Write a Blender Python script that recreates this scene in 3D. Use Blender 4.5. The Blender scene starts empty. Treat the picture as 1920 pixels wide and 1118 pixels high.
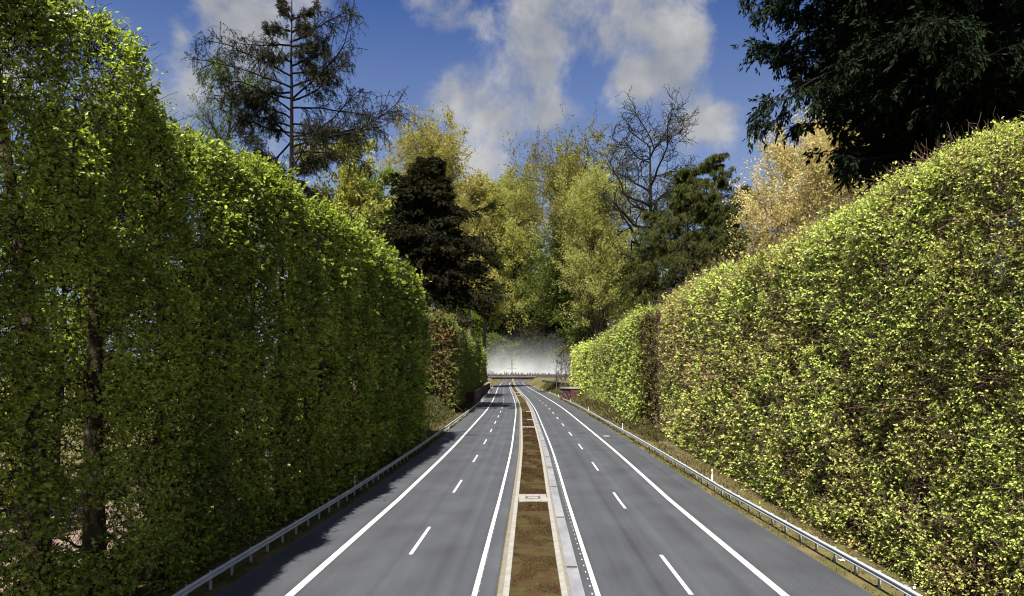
import bpy, math, random
import numpy as np

C = bpy.context.scene.collection
F = 1310.0          # focal length in photo pixels (1920 wide)
CAMH = 9.0
HZ = 700.0
rng = np.random.default_rng(7)

# ------------------------------------------------------------------ helpers
def link(o):
    C.objects.link(o)
    return o

def tag(o, label=None, cat=None, group=None, kind=None):
    if label: o['label'] = label
    if cat: o['category'] = cat
    if group: o['group'] = group
    if kind: o['kind'] = kind
    return o

def empty(name, loc=(0, 0, 0), rz=0.0):
    o = bpy.data.objects.new(name, None)
    o.empty_display_size = 0.3
    o.location = loc
    o.rotation_euler = (0, 0, rz)
    return link(o)

def mesh_np(name, V, faces, mat, parent=None, smooth=False, tint=None, uv=None):
    """faces: list of (n,k) int arrays"""
    V = np.asarray(V, dtype=np.float32)
    me = bpy.data.meshes.new(name)
    me.vertices.add(len(V))
    me.vertices.foreach_set('co', V.ravel())
    tot = np.concatenate([np.full(len(f), f.shape[1], np.int32) for f in faces])
    idx = np.concatenate([np.asarray(f, np.int32).ravel() for f in faces])
    st = np.zeros(len(tot), np.int32)
    st[1:] = np.cumsum(tot)[:-1]
    me.loops.add(len(idx))
    me.loops.foreach_set('vertex_index', idx)
    me.polygons.add(len(tot))
    me.polygons.foreach_set('loop_start', st)
    me.polygons.foreach_set('loop_total', tot)
    me.polygons.foreach_set('use_smooth', np.full(len(tot), smooth, bool))
    if uv is not None:
        l = me.uv_layers.new(name='UVMap')
        l.data.foreach_set('uv', np.asarray(uv, np.float32)[idx].ravel())
    me.update(calc_edges=True)
    if tint is not None:
        a = me.attributes.new('tint', 'FLOAT', 'FACE')
        a.data.foreach_set('value', np.asarray(tint, np.float32))
    me.materials.append(mat)
    o = bpy.data.objects.new(name, me)
    if parent: o.parent = parent
    return link(o)

class MB:
    def __init__(s): s.V = []; s.Q = []; s.T = []; s.n = 0
    def add(s, V, Q=None, T=None):
        V = np.asarray(V, float)
        if Q is not None and len(Q): s.Q.append(np.asarray(Q) + s.n)
        if T is not None and len(T): s.T.append(np.asarray(T) + s.n)
        s.V.append(V); s.n += len(V)
    def box(s, x0, x1, y0, y1, z0, z1, bev=0.0):
        b = bev
        if b <= 0:
            V = [(x, y, z) for z in (z0, z1) for (x, y) in ((x0, y0), (x1, y0), (x1, y1), (x0, y1))]
            s.add(V, [(3, 2, 1, 0), (4, 5, 6, 7), (0, 1, 5, 4), (1, 2, 6, 5), (2, 3, 7, 6), (3, 0, 4, 7)])
        else:
            V = []
            for z, i in ((z0, 0), (z1 - b, 0), (z1, b)):
                V += [(x0 + i, y0 + i, z), (x1 - i, y0 + i, z), (x1 - i, y1 - i, z), (x0 + i, y1 - i, z)]
            Q = [(3, 2, 1, 0), (8, 9, 10, 11)]
            for r in (0, 4):
                for k in range(4):
                    Q.append((r + k, r + (k + 1) % 4, r + 4 + (k + 1) % 4, r + 4 + k))
            s.add(V, Q)
    def tube(s, pts, rad, S=6):
        V, Q = tubes(np.asarray([pts], float), np.asarray([rad], float), S)
        s.add(V, Q)
    def bar(s, a, b, r, S=4): s.tube([a, b], [r, r], S)
    def build(s, name, mat, parent=None, smooth=False):
        f = []
        if s.Q: f.append(np.concatenate(s.Q))
        if s.T: f.append(np.concatenate(s.T))
        return mesh_np(name, np.concatenate(s.V), f, mat, parent, smooth)

def norm(v): return v / np.maximum(np.linalg.norm(v, axis=-1, keepdims=True), 1e-9)

def tubes(P, R, S):
    """P (B,K,3) polylines, R (B,K) radii -> verts, quads"""
    B, K, _ = P.shape
    T = norm(np.gradient(P, axis=1))
    m = norm(P[:, -1] - P[:, 0])
    ref = np.where(np.abs(m[:, 2:3]) > 0.8, np.array([[1.0, 0.13, 0]]), np.array([[0.1, 0.05, 1.0]]))
    U = norm(np.cross(T, ref[:, None, :]))
    W = np.cross(T, U)
    a = np.arange(S) * 2 * math.pi / S
    V = P[:, :, None, :] + R[:, :, None, None] * (np.cos(a)[None, None, :, None] * U[:, :, None, :] + np.sin(a)[None, None, :, None] * W[:, :, None, :])
    b = np.arange(B)[:, None, None] * K * S
    k = np.arange(K - 1)[None, :, None] * S
    i = np.arange(S)[None, None, :]
    j = (i + 1) % S
    Q = np.stack([b + k + i, b + k + j, b + k + S + j, b + k + S + i], -1).reshape(-1, 4)
    return V.reshape(-1, 3), Q

_lat = np.random.default_rng(99).random((32, 32, 32))
def vnoise(p, scale):
    q = np.asarray(p, float) / scale + 100.0
    i = np.floor(q).astype(int); f = q - i; f = f * f * (3 - 2 * f)
    r = 0
    for dx in (0, 1):
        for dy in (0, 1):
            for dz in (0, 1):
                w = (f[..., 0] if dx else 1 - f[..., 0]) * (f[..., 1] if dy else 1 - f[..., 1]) * (f[..., 2] if dz else 1 - f[..., 2])
                r = r + w * _lat[(i[..., 0] + dx) % 32, (i[..., 1] + dy) % 32, (i[..., 2] + dz) % 32]
    return r

def rdir(n): return norm(rng.normal(size=(n, 3)))
def sstep(a, b, x):
    t = np.clip((np.asarray(x, float) - a) / (b - a), 0, 1)
    return t * t * (3 - 2 * t)

# ------------------------------------------------------------------ materials
def new_mat(name):
    m = bpy.data.materials.new(name); m.use_nodes = True
    nt = m.node_tree; nt.nodes.clear()
    out = nt.nodes.new('ShaderNodeOutputMaterial')
    return m, nt, out

def N(nt, t, **kw):
    n = nt.nodes.new(t)
    for k, v in kw.items():
        if k in n.inputs: n.inputs[k].default_value = v
        else: setattr(n, k, v)
    return n

def ramp(nt, stops):
    r = nt.nodes.new('ShaderNodeValToRGB')
    e = r.color_ramp.elements
    while len(e) < len(stops): e.new(0.5)
    for q, (p, c) in zip(e, stops):
        q.position = p; q.color = (*c, 1) if len(c) == 3 else c
    return r

def leaf_mat(name, cols, trans=0.4, rough=0.55, spec=0.15, tcol=(1.25, 1.3, 0.7)):
    m, nt, out = new_mat(name)
    a = N(nt, 'ShaderNodeAttribute', attribute_name='tint')
    r = ramp(nt, [(i / (len(cols) - 1), c) for i, c in enumerate(cols)])
    nt.links.new(a.outputs['Fac'], r.inputs[0])
    p = N(nt, 'ShaderNodeBsdfPrincipled', Roughness=rough)
    p.inputs['Specular IOR Level'].default_value = spec
    nt.links.new(r.outputs[0], p.inputs['Base Color'])
    t = N(nt, 'ShaderNodeBsdfTranslucent')
    mu = N(nt, 'ShaderNodeMix', data_type='RGBA', blend_type='MULTIPLY')
    mu.inputs[0].default_value = 1
    mu.inputs[7].default_value = (*tcol, 1)
    nt.links.new(r.outputs[0], mu.inputs[6]); nt.links.new(mu.outputs[2], t.inputs['Color'])
    mx = N(nt, 'ShaderNodeMixShader'); mx.inputs[0].default_value = trans
    nt.links.new(p.outputs[0], mx.inputs[1]); nt.links.new(t.outputs[0], mx.inputs[2])
    nt.links.new(mx.outputs[0], out.inputs[0])
    return m

def noise_mat(name, stops, scale=3.0, detail=6, rough=0.8, stretch=(1, 1, 1), bump=0.0, bscale=None, spec=0.3, metal=0.0, coord='Object', rgh=0.6):
    m, nt, out = new_mat(name)
    tc = N(nt, 'ShaderNodeTexCoord')
    mp = N(nt, 'ShaderNodeMapping'); mp.inputs['Scale'].default_value = stretch
    nt.links.new(tc.outputs[coord], mp.inputs[0])
    n = N(nt, 'ShaderNodeTexNoise'); n.inputs['Scale'].default_value = scale; n.inputs['Detail'].default_value = detail
    n.inputs['Roughness'].default_value = rgh
    nt.links.new(mp.outputs[0], n.inputs['Vector'])
    r = ramp(nt, stops); nt.links.new(n.outputs['Fac'], r.inputs[0])
    p = N(nt, 'ShaderNodeBsdfPrincipled', Roughness=rough, Metallic=metal)
    p.inputs['Specular IOR Level'].default_value = spec
    nt.links.new(r.outputs[0], p.inputs['Base Color'])
    if bump > 0:
        n2 = N(nt, 'ShaderNodeTexNoise'); n2.inputs['Scale'].default_value = bscale or scale * 4; n2.inputs['Detail'].default_value = 4
        nt.links.new(mp.outputs[0], n2.inputs['Vector'])
        b = N(nt, 'ShaderNodeBump'); b.inputs['Strength'].default_value = bump; b.inputs['Distance'].default_value = 0.05
        nt.links.new(n2.outputs['Fac'], b.inputs['Height']); nt.links.new(b.outputs[0], p.inputs['Normal'])
    nt.links.new(p.outputs[0], out.inputs[0])
    return m

def math_node(nt, op, a, b=None, clamp=False):
    n = nt.nodes.new('ShaderNodeMath'); n.operation = op; n.use_clamp = clamp
    for i, v in enumerate((a, b)):
        if v is None: continue
        if isinstance(v, (int, float)): n.inputs[i].default_value = v
        else: nt.links.new(v, n.inputs[i])
    return n.outputs[0]

def asphalt_mat():
    m, nt, out = new_mat('asphalt')
    uv = N(nt, 'ShaderNodeUVMap')
    def noise(sc, scale, det=3):
        mp = N(nt, 'ShaderNodeMapping'); mp.inputs['Scale'].default_value = sc
        nt.links.new(uv.outputs[0], mp.inputs[0])
        n = N(nt, 'ShaderNodeTexNoise'); n.inputs['Scale'].default_value = scale; n.inputs['Detail'].default_value = det
        nt.links.new(mp.outputs[0], n.inputs['Vector'])
        return n.outputs['Fac']
    streak = noise((1, 0.003, 1), 1.3, 4)      # wheel tracks along the lanes
    streak2 = noise((1, 0.004, 1), 4.0, 4)
    patch = noise((1, 0.6, 1), 0.34, 8)
    grain = noise((1, 1, 1), 16.0, 6)
    fine = noise((1, 1, 1), 6.0, 5)
    s = math_node(nt, 'MULTIPLY', math_node(nt, 'SUBTRACT', streak, 0.5), 0.040)
    s = math_node(nt, 'ADD', s, math_node(nt, 'MULTIPLY', math_node(nt, 'SUBTRACT', streak2, 0.5), 0.008))
    s = math_node(nt, 'ADD', s, math_node(nt, 'MULTIPLY', math_node(nt, 'SUBTRACT', patch, 0.5), 0.036))
    s = math_node(nt, 'ADD', s, math_node(nt, 'MULTIPLY', math_node(nt, 'SUBTRACT', grain, 0.5), 0.07))
    s = math_node(nt, 'ADD', s, math_node(nt, 'MULTIPLY', math_node(nt, 'SUBTRACT', fine, 0.5), 0.014))
    s = math_node(nt, 'ADD', s, ASPH)
    cb = N(nt, 'ShaderNodeCombineColor')
    for i, k in enumerate((0.87, 0.96, 1.21)):
        nt.links.new(math_node(nt, 'MULTIPLY', s, k), cb.inputs[i])
    p = N(nt, 'ShaderNodeBsdfPrincipled', Roughness=0.75)
    p.inputs['Specular IOR Level'].default_value = 0.35
    nt.links.new(cb.outputs[0], p.inputs['Base Color'])
    b = N(nt, 'ShaderNodeBump'); b.inputs['Strength'].default_value = 0.3; b.inputs['Distance'].default_value = 0.01
    nt.links.new(grain, b.inputs['Height']); nt.links.new(b.outputs[0], p.inputs['Normal'])
    nt.links.new(p.outputs[0], out.inputs[0])
    return m
ASPH = 0.0325

def ground_mat():
    m, nt, out = new_mat('ground_soil_and_grass')
    uv = N(nt, 'ShaderNodeUVMap')
    sep = N(nt, 'ShaderNodeSeparateXYZ'); nt.links.new(uv.outputs[0], sep.inputs[0])
    tc = N(nt, 'ShaderNodeTexCoord')
    n1 = N(nt, 'ShaderNodeTexNoise'); n1.inputs['Scale'].default_value = 0.35; n1.inputs['Detail'].default_value = 8; n1.inputs['Roughness'].default_value = .7
    n2 = N(nt, 'ShaderNodeTexNoise'); n2.inputs['Scale'].default_value = 6.0; n2.inputs['Detail'].default_value = 6
    for n in (n1, n2): nt.links.new(tc.outputs['Object'], n.inputs['Vector'])
    f = math_node(nt, 'ADD', math_node(nt, 'MULTIPLY', n1.outputs[0], 0.65), math_node(nt, 'MULTIPLY', n2.outputs[0], 0.35))
    g = ramp(nt, [(0.3, (.030, .034, .010)), (0.47, (.052, .050, .018)), (0.58, (.085, .068, .034)), (0.75, (.06, .044, .026))])
    nt.links.new(f, g.inputs[0])
    sand = ramp(nt, [(0.3, (.085, .062, .052)), (0.7, (.15, .115, .10))])
    nt.links.new(f, sand.inputs[0])
    a = math_node(nt, 'ABSOLUTE', sep.outputs[0])
    # gravel walk behind each hedge, with lawn farther out
    e1 = N(nt, 'ShaderNodeMapRange'); e1.inputs[1].default_value = 20; e1.inputs[2].default_value = 21; nt.links.new(a, e1.inputs[0])
    e2 = N(nt, 'ShaderNodeMapRange'); e2.inputs[1].default_value = 33; e2.inputs[2].default_value = 34; e2.inputs[3].default_value = 1; e2.inputs[4].default_value = 0; nt.links.new(a, e2.inputs[0])
    e3 = N(nt, 'ShaderNodeMapRange'); e3.inputs[1].default_value = 100; e3.inputs[2].default_value = 110; e3.inputs[3].default_value = 1; e3.inputs[4].default_value = 0; nt.links.new(sep.outputs[1], e3.inputs[0])
    w = math_node(nt, 'MULTIPLY', math_node(nt, 'MULTIPLY', e1.outputs[0], e2.outputs[0]), e3.outputs[0])
    mx = N(nt, 'ShaderNodeMix', data_type='RGBA'); nt.links.new(w, mx.inputs[0])
    nt.links.new(g.outputs[0], mx.inputs[6]); nt.links.new(sand.outputs[0], mx.inputs[7])
    p = N(nt, 'ShaderNodeBsdfPrincipled', Roughness=0.95); p.inputs['Specular IOR Level'].default_value = 0.1
    nt.links.new(mx.outputs[2], p.inputs['Base Color'])
    b = N(nt, 'ShaderNodeBump'); b.inputs['Strength'].default_value = 0.6; b.inputs['Distance'].default_value = 0.08
    nt.links.new(n2.outputs[0], b.inputs['Height']); nt.links.new(b.outputs[0], p.inputs['Normal'])
    nt.links.new(p.outputs[0], out.inputs[0])
    return m

M = {}
M['asphalt'] = asphalt_mat()
M['ground'] = ground_mat()
M['paint'] = noise_mat('road_paint', [(0.30, (.12, .12, .125)), (0.44, (.31, .31, .31)), (0.7, (.40, .40, .395))], scale=14, detail=6, rough=0.6)
M['kerb'] = noise_mat('kerb_concrete', [(0.3, (.125, .122, .115)), (0.7, (.19, .184, .175))], scale=2.5, detail=8, rough=0.85, bump=.2, bscale=30)
M['tan'] = noise_mat('tan_concrete', [(0.3, (.085, .078, .068)), (0.7, (.125, .117, .103))], scale=2.0, detail=8, rough=0.9)
M['gutter'] = noise_mat('gutter_concrete', [(0.3, (.085, .09, .105)), (0.5, (.12, .125, .145)), (0.7, (.16, .165, .185))], scale=.8, detail=8, rough=0.7, stretch=(1, .4, 1))
M['concrete'] = noise_mat('pale_concrete', [(0.3, (.12, .118, .115)), (0.7, (.18, .177, .17))], scale=1.5, detail=8, rough=0.85)
M['soil'] = noise_mat('sedum_soil', [(0.30, (.014, .008, .006)), (0.42, (.036, .016, .010)), (0.52, (.028, .024, .009)), (0.62, (.042, .038, .010)), (0.75, (.055, .026, .015))], scale=1.8, detail=12, rough=0.95, bump=.8, bscale=14, rgh=.78, spec=.1, stretch=(.6, 1.3, 1))
M['steel'] = noise_mat('galvanised_steel', [(0.3, (.24, .265, .30)), (0.7, (.36, .39, .43))], scale=2, detail=6, rough=0.45, metal=.2, stretch=(1, .25, 1))
M['iron'] = noise_mat('dark_cast_iron', [(0.3, (.03, .032, .036)), (0.7, (.07, .072, .078))], scale=20, rough=0.6, metal=.4)
M['white'] = noise_mat('white_plastic', [(0.3, (.40, .40, .40)), (0.6, (.55, .55, .54))], scale=4, rough=0.5)
M['black'] = noise_mat('black_plastic', [(0.3, (.012, .012, .013)), (0.7, (.03, .03, .03))], scale=5, rough=0.5)
M['glass'] = noise_mat('reflector', [(0.3, (.55, .55, .55)), (0.7, (.75, .75, .75))], scale=30, rough=0.15)
M['redwall'] = noise_mat('red_brown_panel', [(0.3, (.036, .009, .009)), (0.7, (.058, .015, .015))], scale=1.2, detail=6, rough=0.75, stretch=(6, 6, .3))
M['redpost'] = noise_mat('pink_grey_post', [(0.3, (.08, .05, .05)), (0.7, (.13, .085, .085))], scale=3, rough=0.8)
M['graffiti'] = noise_mat('faded_spray_paint', [(0.50, (.035, .010, .010)), (0.58, (.11, .08, .08)), (0.7, (.19, .17, .17))], scale=1.1, detail=3, rough=0.7)
M['darkfence'] = noise_mat('dark_green_mesh', [(0.3, (.010, .022, .020)), (0.7, (.022, .040, .036))], scale=2, rough=0.7)
M['bark'] = noise_mat('grey_brown_bark', [(0.3, (.030, .022, .016)), (0.7, (.095, .075, .058))], scale=2.2, detail=9, rough=0.95, stretch=(3, 3, .5), bump=.6, spec=.1)
M['barkdark'] = noise_mat('dark_bark', [(0.3, (.006, .005, .004)), (0.7, (.018, .014, .012))], scale=2.2, detail=8, rough=0.95, stretch=(3, 3, .5), spec=.1)
M['barkblack'] = noise_mat('black_larch_bark', [(0.3, (.003, .0028, .0025)), (0.7, (.010, .008, .007))], scale=2.2, detail=8, rough=0.95, stretch=(3, 3, .5), spec=.05)
M['twig'] = noise_mat('purple_brown_twigs', [(0.3, (.045, .027, .021)), (0.7, (.125, .082, .064))], scale=1.2, detail=4, rough=0.9, spec=.15)
M['bridge'] = noise_mat('bridge_red_girder', [(0.3, (.04, .014, .014)), (0.7, (.06, .024, .022))], scale=.6, rough=0.8)
M['farbark'] = noise_mat('bare_grey_twigs', [(0.3, (.060, .050, .055)), (0.7, (.12, .105, .11))], scale=.3, rough=0.95, spec=.1)
M['litter'] = noise_mat('white_paper', [(0.3, (.6, .6, .58)), (0.7, (.78, .78, .76))], scale=8, rough=0.8)

L = {}
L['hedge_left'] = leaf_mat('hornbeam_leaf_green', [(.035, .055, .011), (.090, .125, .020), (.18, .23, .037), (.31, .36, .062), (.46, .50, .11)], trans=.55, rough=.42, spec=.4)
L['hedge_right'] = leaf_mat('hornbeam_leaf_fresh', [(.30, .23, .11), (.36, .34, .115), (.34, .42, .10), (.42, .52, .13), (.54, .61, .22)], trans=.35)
L['hedge_far'] = leaf_mat('hornbeam_leaf_far_hedge', [(.045, .028, .016), (.14, .13, .035), (.24, .31, .065), (.30, .39, .09), (.40, .47, .15)], trans=.35)  # darkest stop carries the painted shade of the second right hedge's end
L['hedge_bronze'] = leaf_mat('hornbeam_leaf_bronze_to_green', [(.10, .060, .034), (.15, .10, .045), (.09, .12, .025), (.12, .19, .03), (.20, .26, .05)], trans=.45)
L['beech'] = leaf_mat('beech_leaf_bronze', [(.15, .12, .04), (.22, .19, .065), (.27, .25, .09), (.21, .22, .06)], trans=.45)
L['spring'] = leaf_mat('spring_leaf_yellow_green', [(.19, .16, .05), (.21, .22, .055), (.28, .29, .08), (.33, .30, .11)], trans=.45)
L['lime'] = leaf_mat('lime_leaf_pale', [(.20, .21, .06), (.27, .28, .09), (.33, .33, .12)], trans=.45)
L['green'] = leaf_mat('oak_leaf_green', [(.04, .065, .012), (.075, .10, .02), (.12, .14, .025)], trans=.5)
L['olive'] = leaf_mat('oak_leaf_olive', [(.085, .080, .02), (.13, .12, .03), (.18, .165, .045)], trans=.5)
L['bright'] = leaf_mat('understorey_leaf', [(.06, .10, .016), (.10, .15, .022), (.16, .20, .035)], trans=.55)
L['dark'] = leaf_mat('spruce_needles', [(.005, .007, .003), (.011, .012, .005), (.026, .023, .010)], trans=.1, rough=.8, spec=.04)
L['yew'] = leaf_mat('yew_needles', [(.003, .006, .003), (.006, .011, .005), (.013, .021, .008)], trans=.08, rough=.8, spec=.04)
L['cypress'] = leaf_mat('cypress_sprays', [(.014, .019, .004), (.030, .036, .008), (.058, .062, .015)], trans=.15, rough=.8, spec=.05)
L['larch'] = leaf_mat('larch_needles', [(.009, .012, .005), (.017, .019, .007), (.032, .032, .012)], trans=.25)
L['gold'] = leaf_mat('golden_spring_leaf', [(.34, .28, .12), (.41, .35, .17), (.44, .40, .20), (.29, .31, .11)], trans=.45, tcol=(1.2, 1.05, .7))
L['grass'] = leaf_mat('grass_blade', [(.022, .030, .006), (.040, .044, .011), (.075, .060, .026), (.11, .088, .046)], trans=.3)
L['sedum'] = leaf_mat('sedum_leaf', [(.022, .007, .005), (.045, .014, .009), (.040, .022, .009), (.040, .045, .010), (.065, .030, .016)], trans=.2)

# ------------------------------------------------------------------ road geometry
_y = np.arange(-60, 4001, 1.0)
_c = np.interp(_y, [0, 28, 46.6, 78, 119, 172, 222, 310, 400, 498, 660, 730, 800, 900, 1000, 1200],
               [.35, 1.01, 1.45, 2.35, 2.85, 3.5, 3.36, 2.44, 1.3, .4, 0.1, 1.0, 4.5, 20, 45, 110])
def _sm(a, y):
    out = a.copy()
    for s in (6, 10, 14, 20):
        k = np.exp(-0.5 * (np.arange(-60, 61) / s) ** 2); k /= k.sum()
        out = np.convolve(np.pad(out, 60, mode='edge'), k, 'valid') if s == 6 else out
    k = np.exp(-0.5 * (np.arange(-60, 61) / 12) ** 2); k /= k.sum()
    return np.convolve(np.pad(out, 60, mode='edge'), k, 'valid')
_c = _sm(_c, _y)
def cx(y): return np.interp(y, _y, _c)
def wd(y): return np.interp(y, [28, 50, 90], [1.045, 1.005, 1.0])
def RX(off, y): return cx(y) + off * wd(y)

YS = np.concatenate([np.arange(2, 100, 2.0), np.arange(100, 300, 5.0), np.arange(300, 961, 10.0)])

def sweep(name, prof, ys, mat, parent=None, closed=False, smooth=False, zf=None, ends=False):
    prof = np.asarray(prof, float); ys = np.asarray(ys, float); n = len(prof); m = len(ys)
    X = RX(prof[None, :, 0], ys[:, None]); Y = np.repeat(ys[:, None], n, 1); Z = np.repeat(prof[None, :, 1], m, 0)
    if zf is not None: Z = Z + zf(Y)
    V = np.stack([X, Y, Z], -1).reshape(-1, 3)
    uv = np.stack([np.repeat(prof[None, :, 0], m, 0), Y], -1).reshape(-1, 2)
    k = n if closed else n - 1
    r = np.arange(m - 1)[:, None] * n; i = np.arange(k)[None, :]; j = (i + 1) % n
    Q = np.stack([r + i, r + j, r + n + j, r + n + i], -1).reshape(-1, 4)
    faces = [Q]
    if ends and closed:
        faces.append(np.arange(n)[None, ::-1]); faces.append((np.arange(n) + (m - 1) * n)[None, :])
    return mesh_np(name, V, faces, mat, parent, smooth, uv=uv)

# ground sheet ------------------------------------------------------
def ground_z(off, y):
    a = np.abs(off)
    grow = np.where(off > 0, sstep(95, 150, y), sstep(95, 150, y))
    fade = 1 - sstep(560, 690, y)
    bank = np.where(off > 0, sstep(14.8, 21.5, a), sstep(14.9, 20.5, a)) * 3.6 * grow * fade
    ridge = 4.6 * np.exp(-0.5 * ((y - 716) / 14.0) ** 2) * sstep(15, 24, a)
    return -0.035 + bank + ridge + 0.10 * sstep(13.2, 14.5, a)

offs = np.concatenate([-np.array([2500, 1200, 600, 300, 150, 90, 60, 45, 34, 28, 25, 23, 21.5, 20, 18.5, 17, 16, 15, 14.3, 13.6, 13.0, 12.4, 8]),
                       [0], np.array([8, 12.4, 13.0, 13.6, 14.3, 15, 16, 17, 18.5, 20, 21.5, 23, 25, 28, 34, 45, 60, 90, 150, 300, 600, 1200, 2500])])
gy = np.concatenate([np.arange(-60, 100, 6.0), np.arange(100, 300, 5.0), np.arange(300, 900, 10.0), [900, 930, 960, 1000, 1100, 1300, 1600, 2000, 2600, 3400, 4500]])
OO, GY = np.meshgrid(offs, gy)
GX = cx(np.minimum(GY, 1200)) + OO * wd(GY)
GZ = ground_z(OO, GY)
n = len(offs); m = len(gy)
r = np.arange(m - 1)[:, None] * n; i = np.arange(n - 1)[None, :]
Q = np.stack([r + i, r + i + 1, r + n + i + 1, r + n + i], -1).reshape(-1, 4)
g = mesh_np('ground', np.stack([GX, GY, GZ], -1).reshape(-1, 3), [Q], M['ground'], smooth=True, uv=np.stack([OO, GY], -1).reshape(-1, 2))
tag(g, kind='structure')
def gz(X, Y):
    return float(ground_z(np.array((X - cx(Y)) / wd(Y)), np.array(float(Y))))

# carriageways -------------------------------------------------------
tag(sweep('road', [(-12.55, 0), (-10, 0), (-6, 0), (-1.62, 0)], YS, M['asphalt']), kind='structure')
tag(sweep('road', [(1.86, 0), (6, 0), (10, 0), (13.05, 0)], YS, M['asphalt']), kind='structure')

# markings
mk = MB()
def strip(off, w, y0, y1, z=0.005):
    ys = np.unique(np.concatenate([[y0], YS[(YS > y0) & (YS < y1)], [y1]]))
    a = np.stack([RX(off - w / 2, ys), ys, np.full_like(ys, z)], -1)
    b = np.stack([RX(off + w / 2, ys), ys, np.full_like(ys, z)], -1)
    V = np.empty((2 * len(ys), 3)); V[0::2] = a; V[1::2] = b
    k = np.arange(len(ys) - 1) * 2
    mk.add(V, np.stack([k, k + 1, k + 3, k + 2], -1))
strip(-9.60, .33, 2, 958); strip(9.60, .33, 2, 958)
strip(-2.44, .21, 2, 958); strip(2.36, .20, 2, 958)
for k in range(-2, 45):
    e = 40.9 + 18 * k
    if e < 760: strip(-6.02, .18, e - 6.2, e)
    e = 34.6 + 18.1 * k
    if e < 760: strip(6.0, .18, e - 6.2, e)
y = 20.0
while y < 75:
    strip(2.15, .05, y, y + .2); y += 1.05
    if y < 48: strip(-2.30, .03, y + .4, y + .52)
tag(mk.build('road_markings', M['paint']), kind='structure')

# median ---------------------------------------------------------------
tag(sweep('median_soil', [(-1.08, .05), (-.5, .085), (0, .10), (.5, .085), (.93, .05)], YS, M['soil'], smooth=True), kind='structure')
tag(sweep('median_kerb', [(-1.56, 0.0), (-1.53, .035), (-1.34, .035), (-1.335, .004)], YS, M['tan']), kind='structure')
tag(sweep('median_kerb', [(-1.335, 0.0), (-1.33, .115), (-1.31, .13), (-1.105, .13), (-1.085, .115), (-1.08, .02)], YS, M['kerb']), kind='structure')
tag(sweep('median_kerb', [(.93, .02), (.935, .115), (.955, .13), (1.165, .13), (1.185, .115), (1.19, 0)], YS, M['kerb']), kind='structure')
tag(sweep('median_kerb', [(1.195, .004), (1.20, .035), (1.325, .035), (1.335, 0)], YS, M['tan']), kind='structure')
tag(sweep('road_gutter', [(1.335, .012), (1.6, -.008), (1.86, .006)], YS, M['gutter']), kind='structure')
# gutter joints, each with a dark slot grate
gr_y = [32.4, 43.6, 55.3, 66.4, 75.2, 85.5, 93.5, 103.5, 114, 125]
for k, yy in enumerate(gr_y):
    t = empty('drain_grate', (RX(1.6, yy), yy, .0))
    tag(t, ['dark slotted drain grate across the pale gutter, too near the lens to show fully', 'dark slotted drain grate across the gutter, largest and nearest in view',
            'dark slotted drain grate across the gutter just past the paved manhole slab'][k] if k < 3 else 'small dark slotted drain grate across the gutter, grate %s counting from the camera' % ['fourth', 'fifth', 'sixth', 'seventh', 'eighth', 'ninth', 'tenth'][k - 3],
        'drain grate', 'drain grates along the median gutter')
    b = MB(); b.box(-.27, .25, -.17, .17, .0, .016)
    b.build('frame', M['gutter'], t)
    b = MB()
    for q in range(3): b.box(-.25, .23, -.13 + q * .09, -.06 + q * .09, .016, .030)
    b.build('grating', M['iron'], t)
# paved slabs across the median
def slab(y0, y1, o0, o1, label, hatch):
    yc = (y0 + y1) / 2; x0, x1 = RX(o0, yc), RX(o1, yc)
    t = empty('paved_slab', ((x0 + x1) / 2, yc, .095)); tag(t, label, 'slab', 'paved slabs across the planted median')
    w = (x1 - x0) / 2 - .004; h = (y1 - y0) / 2
    b = MB(); nx = max(1, round(2 * w / .45)); ny = max(1, round(2 * h / .95))
    for a in range(nx):
        for c in range(ny):
            if hatch and ny > 2 and 0 < c < ny - 1 and nx // 3 <= a < nx - nx // 3 and False: continue
            b.box(-w + a * 2 * w / nx + .012, -w + (a + 1) * 2 * w / nx - .012, -h + c * 2 * h / ny + .012, -h + (c + 1) * 2 * h / ny - .012, -.05, .035, .008)
    b.build('paving', M['concrete'], t)
    b = MB(); b.box(-w, w, -h, h, -.06, .022); b.build('bed', M['tan'], t)
    if hatch:
        b = MB()
        for (a0, a1, c0, c1) in ((-.52, .52, -.42, -.30), (-.52, .52, .30, .42), (-.52, -.38, -.30, .30), (.38, .52, -.30, .30)):
            b.box(a0, a1, c0, c1, .035, .050)
        b.build('grate_frame', M['iron'], t)
        b = MB(); b.box(-.37, .37, -.29, .29, .035, .047, .006); b.build('cover', M['kerb'], t)
slab(48.4, 51.3, -1.075, .925, 'paved slab with an iron framed manhole cover across the median', True)
slab(114.6, 116.4, -1.075, .925, 'thin plain concrete slab across the whole median, farther on', False)
slab(132, 134.5, -.15, .925, 'short concrete slab on the right half of the median', False)
slab(160, 163, -.1, .925, 'small far slab on the right half of the median near the wall', False)
slab(276, 281, -1.075, .925, 'far pale slab across the median, between the two bends', False)
slab(318, 323, -1.075, .925, 'farthest pale slab across the narrow end of the median', False)
# concrete barrier in the far median
o = sweep('concrete_barrier', [(-1.98, 0), (-1.94, .10), (-1.80, .40), (-1.74, .75), (-1.58, .75), (-1.52, .40), (-1.38, .10), (-1.34, 0)], np.arange(205, 640, 5.0), M['concrete'], closed=True, ends=True)
tag(o, 'low pale concrete barrier along the left of the far median', 'barrier')
o = sweep('concrete_barrier', [(1.0, .13), (1.02, .75), (1.2, .75), (1.26, .13)], np.arange(214, 262, 4.0), M['concrete'], closed=True, ends=True)
tag(o, 'short pale concrete barrier on the right kerb of the far median', 'barrier')
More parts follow.
